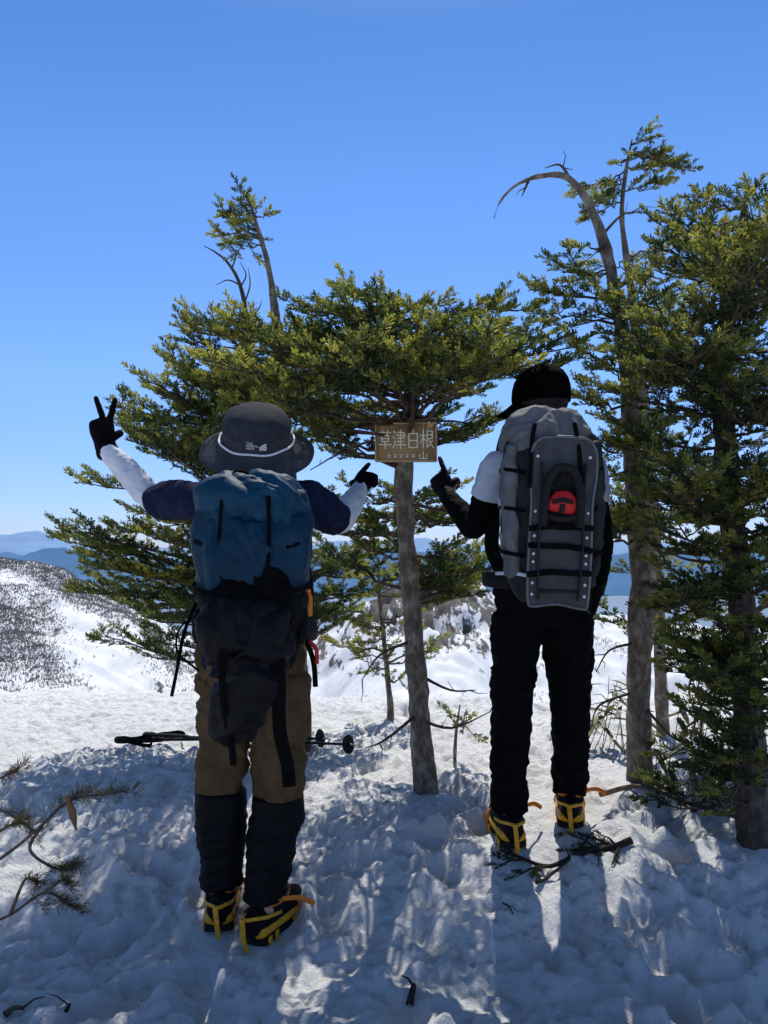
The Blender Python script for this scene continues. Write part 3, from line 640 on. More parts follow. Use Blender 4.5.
h=JL['head']; bm=NB(); loft(bm,[h-UP*.06-fL*.03,h-UP*.01-fL*.012,h+UP*.04-fL*.005,h+UP*.074],[(.06,.05),(.076,.085),(.078,.094),(.055,.066)],n=18,ref=rL,capf=.5)
remeshed('hair',bm,M['hair'],man,.007,2,folds(.004,60,20,5))
tq=Matrix.Rotation(math.radians(32),4,rL)
Mh=Matrix.Translation(h+UP*.02-fL*.016)@tq
def hatw(l):
    rr=math.hypot(l.x,l.y); a=math.atan2(l.y,l.x)
    w=.004*math.sin(3*a+.6)*max(0,rr-.11)/.05+.002*math.sin(7*a)*(rr>.08)
    return Mh@V(l.x,l.y*1.06,l.z+w)
HP=[(.182,-.044),(.181,-.041),(.158,-.03),(.132,-.016),(.113,-.003),(.106,.006),(.104,.02),(.1,.045),(.095,.064),(.084,.082),(.06,.094),(.03,.1),(0,.101)]
bm=NB(); lathe(bm,HP,Matrix.Identity(4),56)
for v in bm.verts: v.co=hatw(v.co)
bmesh.ops.solidify(bm,geom=bm.faces[:],thickness=.0035)
hat=fin('bucket_hat',bm,M['hat'],man)
bm=NB(); lathe(bm,[(.108,.036),(.106,.048),(.1005,.066),(.0885,.086),(.063,.0985),(.03,.1045),(0,.1055)],Matrix.Identity(4),56)
for v in bm.verts: v.co=hatw(v.co)
fin('hat_crown',bm,M['hat_d'],hat)
bm=NB(); k=[hatw(V(.117*math.cos(2*PI*i/48),.117*math.sin(2*PI*i/48),.001)) for i in range(49)]
tube(bm,k,.0036,n=6,sub=1); fin('piping',bm,M['white'],hat)
def hatpt(u,v):
    a=-PI/2+u/.108; rr=.1135-.003*max(v-.02,0)/.03
    return hatw(V(rr*math.cos(a),rr*math.sin(a),v))
def text_mesh(body,size):
    cu=bpy.data.curves.new('t','FONT'); cu.body=body; cu.size=size; o=bpy.data.objects.new('t',cu); COL.objects.link(o)
    dg=bpy.context.evaluated_depsgraph_get(); me=bpy.data.meshes.new_from_object(o.evaluated_get(dg)); bpy.data.objects.remove(o); return me
bm=NB()
for i,t in enumerate(('THE','NORTH','FACE')):
    me=text_mesh(t,.0098)
    vs=[bm.verts.new(hatpt(-.012+v.co.x*1.05,.033-.0082*i+v.co.y)) for v in me.vertices]
    for p in me.polygons:
        try: bm.faces.new([vs[q] for q in p.vertices])
        except ValueError: pass
for r0,r1 in ((.003,.0085),(.0105,.0152),(.0172,.0212)):
    prev=None
    for i in range(9):
        a=PI-PI/2*i/8
        cur=[bm.verts.new(hatpt(.047+q*math.cos(a),.0165+q*math.sin(a))) for q in (r0,r1)]
        if prev: bm.faces.new((prev[0],prev[1],cur[1],cur[0]))
        prev=cur
fin('emblem',bm,M['white'],hat,smooth=False)

# ---- left pack
pk=thing('backpack','teal blue backpack with black base worn by the hiker in the bucket hat','backpack',P(253,740,2.2))
def sqloft(bm,pts,rads,ref,sq=.62,capf=.35,n=28): loft(bm,pts,rads,n=n,ref=ref,sq=sq,capf=capf)
cx=P(252,540,2.2).x
def pp(dx,dy,z): return V(cx,2.2,0)+rL*dx+fL*dy+UP*z
bm=NB(); sqloft(bm,[pp(0,.0,1.06),pp(0,-.005,1.15),pp(0,-.01,1.28),pp(0,0,1.38)],[(.135,.09),(.153,.1),(.163,.104),(.155,.09)],rL,.72)
remeshed('pack_body',bm,M['teal_d'],pk,.005,2,folds(.017,10,8,12))
bm=NB(); sqloft(bm,[pp(-.004,-.012,1.35),pp(0,-.012,1.38),pp(.004,-.0,1.415)],[(.158,.1),(.16,.104),(.138,.075)],rL,.68,.45)
remeshed('pack_lid',bm,M['teal'],pk,.005,2,folds(.017,13,11,13))
bm=NB(); sqloft(bm,[pp(-.03,-.1,1.13),pp(-.03,-.106,1.2),pp(-.025,-.102,1.31)],[(.08,.014),(.09,.016),(.08,.01)],rL,.6,.6)
remeshed('front_pocket',bm,M['teal_d'],pk,.005,2,folds(.013,14,10,14))
bm=NB(); sqloft(bm,[pp(0,.03,.9),pp(0,.015,.96),pp(0,.0,1.05),pp(0,0,1.1)],[(.11,.07),(.13,.09),(.148,.1),(.153,.105)],rL)
remeshed('pack_base',bm,M['black2'],pk,.006,2,folds(.014,14,14,15))
bm=NB(); sqloft(bm,[pp(0,-.1,1.02),pp(0,-.112,1.07),pp(.03,-.11,1.13),pp(.03,-.1,1.19)],[(.09,.028),(.115,.03),(.085,.022),(.03,.01)],rL,.85,.6)
remeshed('mesh_pocket',bm,M['black'],pk,.006,2,folds(.016,16,12,16))
for sg in(-1,1):
    bm=NB(); sqloft(bm,[pp(sg*.135,.0,.97),pp(sg*.145,0,1.01),pp(sg*.145,0,1.06)],[(.018,.06),(.022,.065),(.016,.06)],rL,.7,.5); remeshed('side_pocket',bm,M['black2'],pk,.006,2,folds(.008,20,20,17))
    for z in (1.13,1.26):
        bm=NB(); strap(bm,[pp(sg*.1,-.1,z-.02),pp(sg*.15,-.08,z-.005),pp(sg*.167,0,z),pp(sg*.155,.09,z+.01)],.006,UP); fin('compression_strap',bm,M['black'],pk)
    bm=NB(); strap(bm,[pp(sg*.08,-.03,1.425),pp(sg*.085,.07,1.44),pp(sg*.1,.2,1.46),pp(sg*.12,.3,1.39),pp(sg*.14,.33,1.25),pp(sg*.16,.22,1.08),pp(sg*.145,.1,1.0)],.026,rL,.008); fin('shoulder_strap',bm,M['black2'],pk)
    bm=NB(); strap(bm,[pp(sg*.1,.05,.97),pp(sg*.17,.16,.97),pp(sg*.185,.27,.965),pp(sg*.1,.365,.95),pp(0,.385,.95)],.03,UP,.008); fin('hip_belt',bm,M['black2'],pk)
bm=NB(); strap(bm,[pp(.05,-.118,1.38),pp(.052,-.122,1.3),pp(.05,-.124,1.2),pp(.04,-.13,1.1)],.006,rL); fin('lid_strap',bm,M['black'],pk)
bm=NB(); strap(bm,[pp(-.075,-.118,1.375),pp(-.08,-.122,1.3),pp(-.082,-.124,1.22),pp(-.07,-.128,1.12)],.005,rL); fin('lid_strap',bm,M['black'],pk)
bm=NB(); tube(bm,[pp(-.05,-.04,1.41),pp(-.048,-.05,1.45),pp(-.012,-.05,1.45),pp(-.01,-.04,1.415)],.005,n=8); fin('haul_loop',bm,M['black'],pk)
bm=NB(); strap(bm,[pp(-.15,-.03,1.09),pp(-.185,-.05,1.0),pp(-.205,-.04,.9),pp(-.222,-.03,.82)],.005,rL); fin('loose_strap',bm,M['black'],pk)
bm=NB(); strap(bm,[pp(-.13,-.09,1.06),pp(-.19,-.08,1.02),pp(-.2,-.07,.95),pp(-.14,-.09,.9)],.005,fL); fin('loose_strap',bm,M['black'],pk)
bm=NB(); strap(bm,[pp(.15,.05,.98),pp(.178,.05,.9),pp(.185,.06,.82)],.008,rL); fin('loose_strap',bm,M['black'],pk)
bm=NB(); strap(bm,[pp(.165,.0,.965),pp(.185,-.005,.94),pp(.187,-.005,.9)],.006,rL,.004); fin('zip_pull',bm,M['red'],pk)
bm=NB(); loft(bm,[pp(.16,.0,1.04),pp(.161,.0,1.09),pp(.161,.0,1.105),pp(.161,.0,1.115)],[.014,.014,.009,.009],n=16,capf=.3); bo=fin('drink_bottle',bm,M['orange'],None,base=pp(.16,.0,1.03)); tagm(bo,'small orange bottle tucked in the side pocket of the teal backpack','bottle')
po=thing('camera_bag','black drawstring bag with hanging straps lashed low on the teal backpack','bag',P(247,740,2.02))
cx2=P(246,660,2.06).x
def p2(dx,dy,z): return V(cx2,2.05,0)+rL*dx+fL*dy+UP*z
bm=NB(); sqloft(bm,[p2(-.035,.03,.735),p2(-.028,.012,.78),p2(-.01,-.0,.88),p2(.0,.0,.99),p2(0,.01,1.05)],[(.036,.026),(.058,.045),(.086,.055),(.103,.052),(.09,.035)],rL,.9,.6)
remeshed('bag_body',bm,M['pouch'],po,.005,2,folds(.036,9,5,19))
bm=NB(); sqloft(bm,[p2(0.005,-.04,.965),p2(0,-.036,1.01),p2(0,-.02,1.055),p2(0,.03,1.08)],[(.095,.022),(.108,.024),(.112,.026),(.09,.02)],rL,.8,.6)
remeshed('bag_flap',bm,M['pouch'],po,.005,2,folds(.022,12,9,20))
bm=NB(); strap(bm,[p2(.075,-.05,1.0),p2(.09,-.058,.9),p2(.092,-.045,.76),p2(.112,-.03,.66),p2(.118,-.03,.6)],.018,rL); fin('hanging_strap',bm,M['black'],po)
bm=NB(); strap(bm,[p2(-.05,-.06,1.0),p2(-.055,-.075,.92),p2(-.05,-.06,.82),p2(-.035,-.03,.72),p2(-.03,-.02,.66)],.009,rL); fin('hanging_strap',bm,M['black'],po)
bm=NB(); strap(bm,[p2(-.1,-.0,.93),p2(-.05,-.068,.955),p2(.04,-.07,.945),p2(.1,-.0,.92)],.007,UP); fin('cinch_strap',bm,M['black'],po)

# ---- right hiker
fR=V(.08,1,0).normalized(); rR=fR.cross(UP).normalized(); hfR=V(-.8,.6,0).normalized(); hrR=hfR.cross(UP).normalized()
JR=dict(pel=P(541,592,2.75),hipL=P(517,622,2.75),hipR=P(566,622,2.76),kneeL=P(511,712,2.74),kneeR=P(571,708,2.8),ankL=P(509,812,2.73),ankR=P(570,796,2.86),
 head=P(541,401,2.75),shL=P(494,466,2.74),shR=P(592,466,2.76),elL=P(474,528,2.8),wrL=P(446,494,2.95),elR=P(601,540,2.74),wrR=P(597,588,2.84))
g1=G(JR['ankL'].x,JR['ankL'].y)-.004; g2=G(JR['ankR'].x,JR['ankR'].y)-.004
JR['ankL'].z=g1+.12; JR['ankR'].z=g2+.12
wom=thing('person','person in black cap, white tee and black trousers pointing at the sign','person',V(JR['pel'].x,2.78,min(g1,g2)))
tipL=P(430,455,3.04)
handsR={'L':(tipL-JR['wrL'],V(.5,.3,-.6),V(.1,-.6,.6),[STR,CURL,CURL,CURL],(.6,1.4)),
        'R':(P(590,615,2.86)-JR['wrR'],V(-1,0,0),V(0,1,0),[(0,.4,.5,.3)]*4,(.9,.5))}
make_body(wom,JR,fR,hfR,handsR)
for S_ in 'LR':
    bm=NB(); hand(bm,JR['wr'+S_],*handsR[S_],1.03,1.07)
    dd=handsR[S_][0].normalized(); fa=(JR['wr'+S_]-JR['el'+S_]).normalized()
    loft(bm,[JR['wr'+S_]-fa*.035,JR['wr'+S_]+dd*.02],[.034,.031],n=14,capf=.3)
    remeshed('glove',bm,M['black2'],wom,.0033,2,folds(.001,60,60,23))
    sh,el,wr=JR['sh'+S_],JR['el'+S_],JR['wr'+S_]
    bm=NB(); loft(bm,[mid(sh,el,.2),mid(sh,el,.6),el,mid(el,wr,.4),mid(el,wr,.93)],[.043,.044,.043,.043,.033],n=16,capf=.3)
    remeshed('arm_sleeve',bm,M['black'],wom,.006,2,folds(.004,30,40,24))
bm=NB(); sm=(JR['shL']+JR['shR'])/2
loft(bm,[JR['pel']+UP*.03,JR['pel']+UP*.12,mid(JR['pel'],sm,.55),mid(JR['pel'],sm,.8),sm-UP*.02],[(.155,.12),(.15,.12),(.15,.115),(.16,.112),(.13,.08)],n=24,ref=rR,capf=.3)
loft(bm,[JR['shL'],sm+UP*.005,JR['shR']],[.05,.07,.05],n=16)
for S_ in 'LR':
    sh,el=JR['sh'+S_],JR['el'+S_]; loft(bm,[sh,mid(sh,el,.25),mid(sh,el,.5)],[.051,.053,.055],n=18,capf=.1)
remeshed('shirt',bm,M['white_tee'],wom,.006,2,folds(.008,16,16,26))
bm=NB(); loft(bm,[JR['pel']+UP*.06,JR['pel'],JR['pel']-UP*.08],[(.16,.125),(.17,.13),(.158,.115)],n=24,ref=rR,capf=.4)
for S_ in 'LR':
    hp,kn,an=JR['hip'+S_],JR['knee'+S_],JR['ank'+S_]
    loft(bm,[hp+UP*.03,hp-UP*.03,mid(hp,kn,.5),kn,mid(kn,an,.5),an+UP*.04,an-UP*.005],[.096,.094,.08,.069,.066,.061,.065],n=20,capf=.2)
remeshed('trousers',bm,M['black'],wom,.006,2,folds(.014,11,15,27))
boot(wom,JR['ankL'],V(-.05,1,0),g1,M['black2'],M['yellow'],3)
boot(wom,JR['ankR'],V(.22,1,0),g2,M['black2'],M['yellow'],4)
h=JR['head']; bm=NB(); loft(bm,[h-UP*.13-hfR*.03,h-UP*.06-hfR*.022,h-UP*.01-hfR*.012,h+UP*.03-hfR*.005,h+UP*.06],[(.064,.056),(.076,.066),(.088,.088),(.084,.092),(.055,.066)],n=18,ref=hrR,capf=.5)
remeshed('hair',bm,M['hair'],wom,.007,2,folds(.004,60,20,25))
bm=NB(); loft(bm,[mid(sm,h,.25),mid(sm,h,.6)+hfR*.012,h-UP*.09+hfR*.025,h-UP*.06+hfR*.022,h-UP*.02+hfR*.02],[(.085,.085),(.076,.086),(.07,.086),(.076,.092),(.079,.094)],n=20,ref=hrR,capf=.1)
remeshed('neck_gaiter',bm,M['black'],wom,.006,2,folds(.006,18,26,29))
Mc=Matrix.Translation(h+UP*.026)@Matrix([[hrR.x,hfR.x,0,0],[hrR.y,hfR.y,0,0],[0,0,1,0],[0,0,0,1]])
bm=NB(); lathe(bm,[(.097,-.036),(.099,-.01),(.097,.02),(.09,.048),(.075,.074),(.05,.095),(.02,.105),(0,.107)],Mc,40)
for v in bm.verts:
    l=Mc.inverted()@v.co; v.co=Mc@V(l.x*.96,l.y*1.1,l.z-.02*l.y/.1*.3)
bmesh.ops.solidify(bm,geom=bm.faces[:],thickness=.003)
cap=fin('cap',bm,M['black'],wom)
bm=NB(); rows=[]
for i in range(13):
    a=PI*.16+PI*.68*i/12; row=[]
    for k in range(5):
        q=k/4; ext=.08*math.sin((a-PI*.16)/(PI*.68)*PI)**.6*q
        row.append(bm.verts.new(Mc@V(.09*math.cos(a)*(1+.05*q),.102*math.sin(a)+ext,-.03-.035*q-.02*abs(math.cos(a))*q)))
    rows.append(row)
for i in range(12):
    for k in range(4): bm.faces.new((rows[i][k],rows[i+1][k],rows[i+1][k+1],rows[i][k+1]))
bmesh.ops.solidify(bm,geom=bm.faces[:],thickness=.003); fin('cap_bill',bm,M['black'],cap)
bm=NB(); bmesh.ops.create_uvsphere(bm,u_segments=10,v_segments=6,radius=.006,matrix=Matrix.Translation(Mc@V(0,0,.107))); fin('cap_button',bm,M['black'],cap)

# ---- right pack
pr=thing('backpack','dark backpack with pale grey lid worn by the hiker in the black cap','backpack',P(548,605,2.47))
cx3=P(549,500,2.47).x
def p3(dx,dy,z): return V(cx3,2.47,0)+rR*dx+fR*dy+UP*z
bm=NB(); sqloft(bm,[p3(0,.03,1.09),p3(0,.01,1.16),p3(0,0,1.35),p3(0,.0,1.52),p3(0,.02,1.58)],[(.115,.08),(.135,.1),(.146,.105),(.148,.105),(.135,.09)],rR,.5)
remeshed('pack_body',bm,M['dgrey'],pr,.006,2,folds(.012,11,9,32))
bm=NB(); sqloft(bm,[p3(-.012,.0,1.565),p3(-.012,-.005,1.605),p3(-.006,.0,1.648)],[(.138,.11),(.136,.112),(.112,.08)],rR,.55,.35)
remeshed('pack_lid',bm,M['grey'],pr,.005,2,folds(.02,11,12,33))
for sg in(-1,1):
    bm=NB(); sqloft(bm,[p3(sg*.12,-.05,1.16),p3(sg*.13,-.055,1.3),p3(sg*.132,-.055,1.45),p3(sg*.124,-.045,1.55)],[(.02,.05),(.023,.055),(.022,.055),(.018,.05)],rR,.65,.5)
    remeshed('side_panel',bm,M['grey'] if sg<0 else M['dgrey'],pr,.006,2,folds(.013,18,12,34))
    bm=NB(); strap(bm,[p3(sg*.075,-.0,1.66),p3(sg*.08,.09,1.69),p3(sg*.095,.2,1.68),p3(sg*.12,.33,1.61),p3(sg*.14,.37,1.45),p3(sg*.17,.25,1.25),p3(sg*.15,.12,1.16)],.026,rR,.008); fin('shoulder_strap',bm,M['black2'],pr)
    bm=NB(); strap(bm,[p3(sg*.11,.08,1.12),p3(sg*.175,.2,1.12),p3(sg*.19,.31,1.12),p3(sg*.1,.405,1.11),p3(0,.425,1.11)],.028,UP,.008); fin('hip_belt',bm,M['black2'],pr)
    for z in (1.22,1.36,1.48):
        bm=NB(); strap(bm,[p3(sg*.09,-.12,z-.01),p3(sg*.145,-.108,z),p3(sg*.16,-.02,z+.005),p3(sg*.149,.09,z+.01)],.006,UP); fin('compression_strap',bm,M['black'],pr)
    bm=NB(); strap(bm,[p3(sg*.06,-.125,1.62),p3(sg*.07,-.135,1.56),p3(sg*.075,-.148,1.48),p3(sg*.08,-.15,1.42)],.007,rR,.003); fin('lid_strap',bm,M['black'],pr)
bm=NB(); strap(bm,[p3(-.17,.02,1.15),p3(-.12,-.09,1.155),p3(-.06,-.115,1.145)],.006,UP); fin('pale_strap',bm,M['white_tee'],pr)
sn=thing('snowshoe','grey snowshoe with red binding lashed upright to the dark backpack','snowshoe',p3(.02,-.15,1.06))
tl=math.radians(-2.5)
def ps(u,w,d=0): return p3(.018+u*math.cos(tl)-w*math.sin(tl),-.135-d,1.325+w*math.cos(tl)+u*math.sin(tl))
ctl=[(-.07,-.272),(-.09,-.255),(-.094,-.1),(-.092,.05),(-.1,.13),(-.099,.2),(-.078,.24),(-.04,.25),(.04,.25),(.078,.24),(.099,.2),(.1,.13),(.092,.05),(.094,-.1),(.09,-.255),(.07,-.272),(.0,-.262)]
oc=catm(np.array([(a,b,0) for a,b in ctl+[ctl[0]]],float),4)[:-1]
bm=NB(); vf=[bm.verts.new(ps(a,b,.004)) for a,b,_ in oc]; vb=[bm.verts.new(ps(a,b,-.004)) for a,b,_ in oc]
ang0=[math.atan2(b-.06,a) for a,b,_ in oc]
hf_=[bm.verts.new(ps(.05*math.copysign(abs(math.cos(t))**.7,math.cos(t)),.06+.095*math.copysign(abs(math.sin(t))**.8,math.sin(t)),.004)) for t in ang0]
hb_=[bm.verts.new(ps(.05*math.copysign(abs(math.cos(t))**.7,math.cos(t)),.06+.095*math.copysign(abs(math.sin(t))**.8,math.sin(t)),-.004)) for t in ang0]
n=len(oc)
for i in range(n):
    j=(i+1)%n
    bm.faces.new((vf[i],vf[j],hf_[j],hf_[i])); bm.faces.new((vb[j],vb[i],hb_[i],hb_[j])); bm.faces.new((vf[j],vf[i],vb[i],vb[j])); bm.faces.new((hf_[i],hf_[j],hb_[j],hb_[i]))
dk=fin('deck',bm,M['deck'],sn,smooth=False)
bm=NB(); tube(bm,[ps(a,b,.004) for a,b,_ in oc]+[ps(*oc[0][:2],.004)],.005,n=8,sub=1); fin('frame_rail',bm,M['rail'],sn)
for sg in(-1,1):
    bm=NB(); strap(bm,[ps(sg*.06,-.25,.012),ps(sg*.066,-.1,.014),ps(sg*.064,.05,.014),ps(sg*.066,.17,.012)],.003,rR,.008); fin('traction_rail',bm,M['dgrey'],sn)
    for w in (-.235,-.2,-.135,-.11,-.055,.02,.19):
        bm=NB(); bmesh.ops.create_uvsphere(bm,u_segments=10,v_segments=6,radius=.005,matrix=Matrix.Translation(ps(sg*.079,w,.006))); fin('rivet',bm,M['white'],dk)
for w,tw in ((-.165,.006),(-.085,-.005),(-.025,.004)):
    bm=NB(); strap(bm,[ps(-.096,w-.005-tw,.01),ps(-.03,w,.017),ps(.03,w,.017),ps(.096,w-.005+tw,.01)],.009,UP,.003); fin('lashing_strap',bm,M['black'],sn)
bm=NB(); strap(bm,[ps(-.06,-.225,.009),ps(.06,-.222,.009)],.005,UP,.005); fin('cross_bar',bm,M['dgrey'],sn)
bm=NB(); strap(bm,[ps(-.056,-.02,.014),ps(-.052,.08,.02),ps(-.032,.14,.022),ps(0,.156,.022),ps(.032,.14,.022),ps(.052,.08,.02),ps(.056,-.02,.014)],.014,fR,.013); fin('toe_strap',bm,M['sole'],sn)
bm=NB(); sqloft(bm,[ps(-.002,.02,.01),ps(0,.035,.014),ps(.001,.06,.016),ps(.0,.082,.012)],[(.04,.006),(.044,.009),(.04,.009),(.024,.006)],rR,.85,.4); bd=fin('binding',bm,M['red'],sn)
bm=NB(); strap(bm,[ps(-.03,.05,.026),ps(0,.056,.03),ps(.03,.05,.026)],.007,UP,.004); fin('binding_strap',bm,M['sole'],bd)
bm=NB(); strap(bm,[ps(-.004,.016,.022),ps(-.002,.03,.027),ps(0,.042,.027)],.008,rR,.004); fin('binding_buckle',bm,M['sole'],bd)
bm=NB(); strap(bm,[ps(-.045,.005,.018),ps(0,-.002,.02),ps(.045,.005,.018)],.009,UP,.006); fin('heel_plate',bm,M['sole'],sn)

# ------------------------------------------------------------------ sign
sg_=thing('wooden_sign','tan wooden name board with carved Japanese characters fixed to the middle fir trunk','sign',P(406,462,3.12))
sY=3.115; k=sY/F
def S3(px,py,d=0): return V((px-384)*k,sY-d,ZC+(HY-py)*k)
bm=NB(); bx(bm,S3(406,442.2,-.009),(62.5*k,.018,39.5*k),bev=.004)
bd=fin('board',bm,M['wood'],sg_)
bm=NB()
for py in (423.4,461): bx(bm,S3(406,py,.001),(62*k,.006,1.3*k))
for px in (375.7,436.3): bx(bm,S3(px,442.2,.0014),(1.3*k,.006,35.8*k))
fin('border',bm,M['edge'],bd,smooth=False)
GL={'草':[[(.6,8.6),(9.4,8.6)],[(3.2,9.9),(3.2,7.5)],[(6.8,9.9),(6.8,7.5)],[(2.3,6.8),(7.7,6.8),(7.7,3.6),(2.3,3.6),(2.3,6.8)],[(2.3,5.2),(7.7,5.2)],[(.4,1.9),(9.6,1.9)],[(5,3.6),(5,-.2)]],
'津':[[(.8,9.3),(2.2,8.2)],[(.2,6.4),(1.6,5.3)],[(.5,.4),(2.3,3.8)],[(6.2,10),(6.2,-.1)],[(3.8,8.6),(8.7,8.6),(8.7,5.4)],[(3,7),(9.8,7)],[(3.8,5.4),(8.7,5.4)],[(3.8,3.6),(8.8,3.6)],[(3.1,1.8),(9.7,1.8)]],
'白':[[(5.2,10),(4.2,8)],[(1.8,8),(8.2,8),(8.2,.3),(1.8,.3),(1.8,8)],[(1.8,4.2),(8.2,4.2)]],
'根':[[(.1,7),(4.1,7)],[(2.1,9.9),(2.1,-.1)],[(2.1,6.8),(.1,2.8)],[(2.1,5.8),(3.9,4)],[(5,9.4),(8.9,9.4),(8.9,5.2),(5,5.2)],[(5,7.3),(8.9,7.3)],[(5,9.4),(5,.5),(7,1.8)],[(6.2,5.2),(7.6,2.6),(9.9,.1)],[(9.4,4.2),(7.4,2.9)]],
'山':[[(5,9.6),(5,1)],[(1,6.4),(1,1),(9,1),(9,6.4)]]}
def glyph(bm,strokes,x,y,s,w,sy=None):
    sy=sy or s
    for st in strokes:
        for (a,b) in zip(st[:-1],st[1:]):
            A=S3(x+a[0]/10*s,y-a[1]/10*sy,.0015); B=S3(x+b[0]/10*s,y-b[1]/10*sy,.0015)
            d=(B-A); L=d.length; ang=math.atan2(d.z,d.x)
            bx(bm,(A+B)/2+V(0,random.uniform(0,.0006),0),(L+w,.004,w),Matrix.Rotation(-ang,3,'Y'))
bm=NB()
for i,ch in enumerate('草津白根'): glyph(bm,GL[ch],378.6+14*i,448,13,.0042,18)
glyph(bm,GL['山'],419,459.6,8.5,.0038)
rr_=random.Random(4)
for i in range(5):
    glyph(bm,[[(1,rr_.uniform(6,8)),(9,rr_.uniform(6,8))],[(5,9),(rr_.uniform(4,6),1)],[(1.5,rr_.uniform(2,4)),(8.5,rr_.uniform(2,4))]],387+6*i,458.2,4.6,.0019)
fin('lettering',bm,M['letter'],bd,smooth=False)
for px,py in ((378.3,425.6),(433.7,425.6),(378.3,459),(433.7,459)):
    bm=NB(); loft(bm,[S3(px,py,.0),S3(px,py,.004)],[.002,.002],n=8,capf=.3,sub=1); fin('screw',bm,M['steel'],bd)
bm=NB()
tc=P(405.5,450,3.2)
for z in (1.6,1.66):
    kk=[V(tc.x+.047*math.cos(2*PI*i/20),3.2+.047*math.sin(2*PI*i/20),z) for i in range(21)]
    tube(bm,kk,.003,n=6,sub=1)
bx(bm,V(tc.x,3.145,1.63),(.03,.028,.12),bev=.003)
fin('fixing_wire',bm,M['steel'],sg_)

# ------------------------------------------------------------------ trekking poles
def pole(a,b,label,side):
    A=P(*a); B=P(*b); A.z=G(A.x,A.y)+.05; B.z=G(B.x,B.y)+.05
    top=max(G(mid(A,B,t).x,mid(A,B,t).y)-mid(A,B,t).z for t in np.linspace(.05,.95,30))
    dz=max(top+.012,0); A.z+=dz; B.z+=dz
    root=thing('trekking_pole',label,'trekking pole',mid(A,B)-UP*.02,'trekking poles lying on the snow')
    bm=NB(); tube(bm,[mid(A,B,.2),mid(A,B,.5),mid(A,B,.96)],[.0085,.0075,.006],n=10); fin('shaft',bm,M['dgrey'],root)
    bm=NB(); loft(bm,[A,mid(A,B,.03),mid(A,B,.06),mid(A,B,.12),mid(A,B,.2)],[.019,.02,.0145,.017,.013],n=12); gr=fin('grip',bm,M['sole'],root)
    d=(B-A).normalized(); s=d.cross(UP).normalized()*side
    bm=NB(); strap(bm,[mid(A,B,.03),mid(A,B,.08)+s*.06,mid(A,B,.16)+s*.07-UP*.01,mid(A,B,.15)+s*.02+UP*.02,mid(A,B,.05)],.009,UP); fin('wrist_strap',bm,M['black'],gr)
    c=mid(A,B,.945); dd=(d+V(0,-.5,.25)).normalized(); Mx=Matrix.Translation(c)@dd.to_track_quat('Z','Y').to_matrix().to_4x4()
    bm=NB(); lathe(bm,[(.008,-.004),(.03,.0),(.046,.008),(.047,.012),(.03,.006),(.008,.004)],Mx,20); fin('basket',bm,M['sole'],root)
    bm=NB(); tube(bm,[mid(A,B,.95),B],[.006,.002],n=8); fin('tip',bm,M['steel'],root)
    for t in (.48,.72):
        bm=NB(); loft(bm,[mid(A,B,t),mid(A,B,t+.03)],[.012,.012],n=10,capf=.4); fin('lock',bm,M['sole'],root)
pole((118,746,3.85),(330,736,3.95),'dark trekking pole on the snow behind the left hiker, its grip furthest left',1)
pole((146,742,4.0),(359,755,3.8),'dark trekking pole on the snow whose basket end pokes out right of the left hiker',-1)

# ------------------------------------------------------------------ sticks and sprigs on the snow
def stick(name,label,pts,r0,r1,m,twigs=4,seed=0,lift=.012,needles=0):
    r=np.random.default_rng(seed); q=[]
    for px,py,Y in pts:
        p=P(px,py,Y); q.append(np.array([p.x,p.y,G(p.x,p.y)+lift]))
    c=catm(np.array(q),5); W=[(c,r0,r1)]; S=[]
    for _ in range(twigs):
        i=r.integers(2,len(c)-1); d=nz(nz(c[i]-c[i-1])+r.normal(0,.6,3)*np.array([1,1,.4])); l=r.uniform(.05,.14)*min(1,r0/.01)
        e=c[i]+d*l; e[2]=max(e[2],G(e[0],e[1])+.004); W.append((np.array([c[i],(c[i]+e)/2+np.array([0,0,.008]),e]),r0*.4,r0*.12))
        if needles:
            for k in np.linspace(.3,1,needles): S.append((c[i]+(e-c[i])*k,nz(d+r.normal(0,.35,3)),UPn+r.normal(0,.3,3),r.uniform(.5,.8),np.clip(r.normal(.2,.15),0,1)))
    if not needles:
        o=fin(name,wood_mesh(name,W,7),m,base=Vector(q[0])); return tagm(o,label,'stick')
    root=thing(name,label,'branch',Vector(q[0])); fin('branch_wood',wood_mesh('w',W,7),m,root); fin('needles',crown_mesh('n',S,TPL,r),M['fol_d'],root,smooth=False)
stick('fallen_branch','dark knobbly fallen branch on the snow by the right hiker boots',[(632,864,2.62),(612,858,2.62),(585,862,2.6),(550,852,2.58),(520,846,2.6),(500,838,2.65)],.013,.004,M['darkwood'],14,3,.016,needles=3)
stick('fallen_branch','thin broken branch crossing under the fallen dark branch',[(536,872,2.5),(548,862,2.53),(575,840,2.6),(590,828,2.7)],.006,.003,M['darkwood'],4,4)
stick('twig','short dark twig lying alone at the bottom centre of the snow',[(409,1008,2.05),(413,996,2.08),(414,985,2.1)],.011,.006,M['darkwood'],1,5)
stick('twig','thin curved twig on the snow left of the fallen branch',[(503,903,2.4),(509,912,2.38),(513,922,2.36)],.0035,.002,M['darkwood'],1,6)
stick('twig','brown twig at the lower left corner of the snow',[(5,1020,2.0),(14,1010,2.02),(24,1003,2.04)],.01,.004,M['deadwood'],1,7)
stick('twig','small twig near the bottom edge left of centre',[(66,1022,2.0),(70,1012,2.02)],.006,.003,M['darkwood'],1,8)
stick('fallen_branch','grey dead branch lying at the foot of the bent-top fir',[(600,800,3.2),(640,792,3.1),(690,800,3.0),(735,828,2.85)],.012,.004,M['deadwood'],10,9,.03)

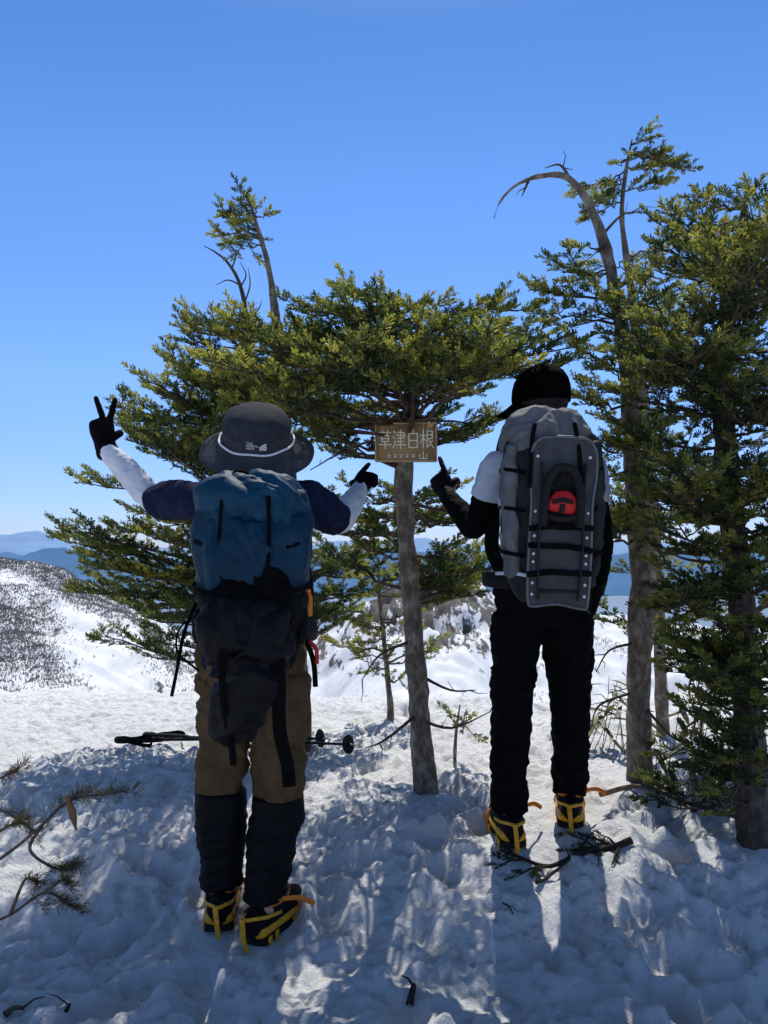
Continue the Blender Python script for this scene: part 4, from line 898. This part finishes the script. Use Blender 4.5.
def shrub():
    root=thing('pine_shrub','sparse browned pine sprigs poking into view at the left edge','shrub',V(-1.2,2.2,G(-1.2,2.2)))
    r=np.random.default_rng(9); W=[];S=[]
    st=[[(-30,930,2.2),(10,915,2.2),(45,893,2.2),(76,909,2.15)],[(-30,880,2.25),(15,848,2.25),(42,825,2.2),(72,800,2.2),(122,792,2.15)],[(-30,800,2.3),(5,812,2.3),(34,832,2.25)],[(-30,790,2.3),(0,778,2.3),(18,770,2.3)],[(42,825,2.2),(30,850,2.15),(55,868,2.15),(74,866,2.1)],[(10,915,2.2),(25,880,2.15),(38,884,2.1)],[(-20,845,2.2),(5,828,2.15),(20,822,2.15)],[(45,893,2.2),(62,880,2.16),(70,884,2.14)]]
    for s in st:
        c=catm(np.array([tuple(P(*q)) for q in s]),6); W.append((c,.0055,.0022)); n=len(c)
        for i in range(int(n*.5),n):
            for _ in range(3 if i>n*.7 else 1):
                d=nz(nz(c[i]-c[i-1])+r.normal(0,.5,3)); S.append((c[i]-d*.02,d,UPn+r.normal(0,.5,3),r.uniform(.4,.75),np.clip(r.normal(.3,.25),0,1)))
    fin('stems',wood_mesh('s',W,6),M['deadwood'],root); fin('needles',crown_mesh('n',S,TPL_LONG,r),M['fol_dead'],root,smooth=False)
    bm=NB(); loft(bm,[P(66,796,2.18),P(72,812,2.18),P(76,830,2.18)],[(.004,.003),(.012,.005),(.003,.003)],n=10,ref=V(1,0,0)); fin('dead_leaf',bm,mat('dry_leaf',(.2,.11,.05),(.12,.065,.03),.8,40,.4),root)
shrub()

# ------------------------------------------------------------------ camera, light, sky
cam=bpy.data.cameras.new('camera'); co=bpy.data.objects.new('camera',cam); COL.objects.link(co); sc.camera=co
co.location=(0,0,ZC); co.rotation_euler=(PI/2,0,0)
cam.sensor_fit='VERTICAL'; cam.sensor_height=36; cam.lens=F/1024*36; cam.shift_y=28/1024; cam.clip_start=.05; cam.clip_end=120000
EL=math.radians(57); AZ=math.radians(6.5)
s=V(math.sin(AZ)*math.cos(EL),math.cos(AZ)*math.cos(EL),math.sin(EL))
su=bpy.data.lights.new('sun','SUN'); so=bpy.data.objects.new('sun',su); COL.objects.link(so)
su.energy=5; su.angle=math.radians(.5); su.color=(1,.95,.87); so.rotation_euler=s.to_track_quat('Z','Y').to_euler(); so.location=(0,5,20)
w=bpy.data.worlds.new('World'); sc.world=w; w.use_nodes=True; nt=w.node_tree; bg=nt.nodes['Background']
sk=nt.nodes.new('ShaderNodeTexSky'); sk.sky_type='NISHITA'; sk.sun_disc=False; sk.sun_elevation=EL; sk.sun_rotation=AZ; sk.altitude=2100; sk.air_density=1.0; sk.dust_density=.4; sk.ozone_density=2.5
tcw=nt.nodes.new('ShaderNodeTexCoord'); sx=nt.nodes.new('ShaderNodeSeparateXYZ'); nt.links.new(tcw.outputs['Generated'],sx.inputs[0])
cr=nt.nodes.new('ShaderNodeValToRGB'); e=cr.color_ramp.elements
# colour grade of the clear sky by elevation, unseen zenith regraded for fill light (values scaled by 1/3)
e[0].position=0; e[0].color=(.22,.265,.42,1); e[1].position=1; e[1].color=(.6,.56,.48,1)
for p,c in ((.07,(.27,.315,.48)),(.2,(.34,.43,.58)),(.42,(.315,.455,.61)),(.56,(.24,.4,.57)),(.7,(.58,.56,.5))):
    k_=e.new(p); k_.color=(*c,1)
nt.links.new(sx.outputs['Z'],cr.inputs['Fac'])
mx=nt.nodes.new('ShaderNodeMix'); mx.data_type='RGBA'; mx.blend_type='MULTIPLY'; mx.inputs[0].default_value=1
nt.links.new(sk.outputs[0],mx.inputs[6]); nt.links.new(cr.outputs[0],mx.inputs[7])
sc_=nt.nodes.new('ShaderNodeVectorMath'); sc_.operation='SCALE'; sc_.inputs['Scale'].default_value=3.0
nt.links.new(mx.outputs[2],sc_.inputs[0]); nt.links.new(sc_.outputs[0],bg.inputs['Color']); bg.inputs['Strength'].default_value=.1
sc.view_settings.view_transform='Standard'; sc.view_settings.look='None'; sc.view_settings.exposure=0; sc.view_settings.gamma=1
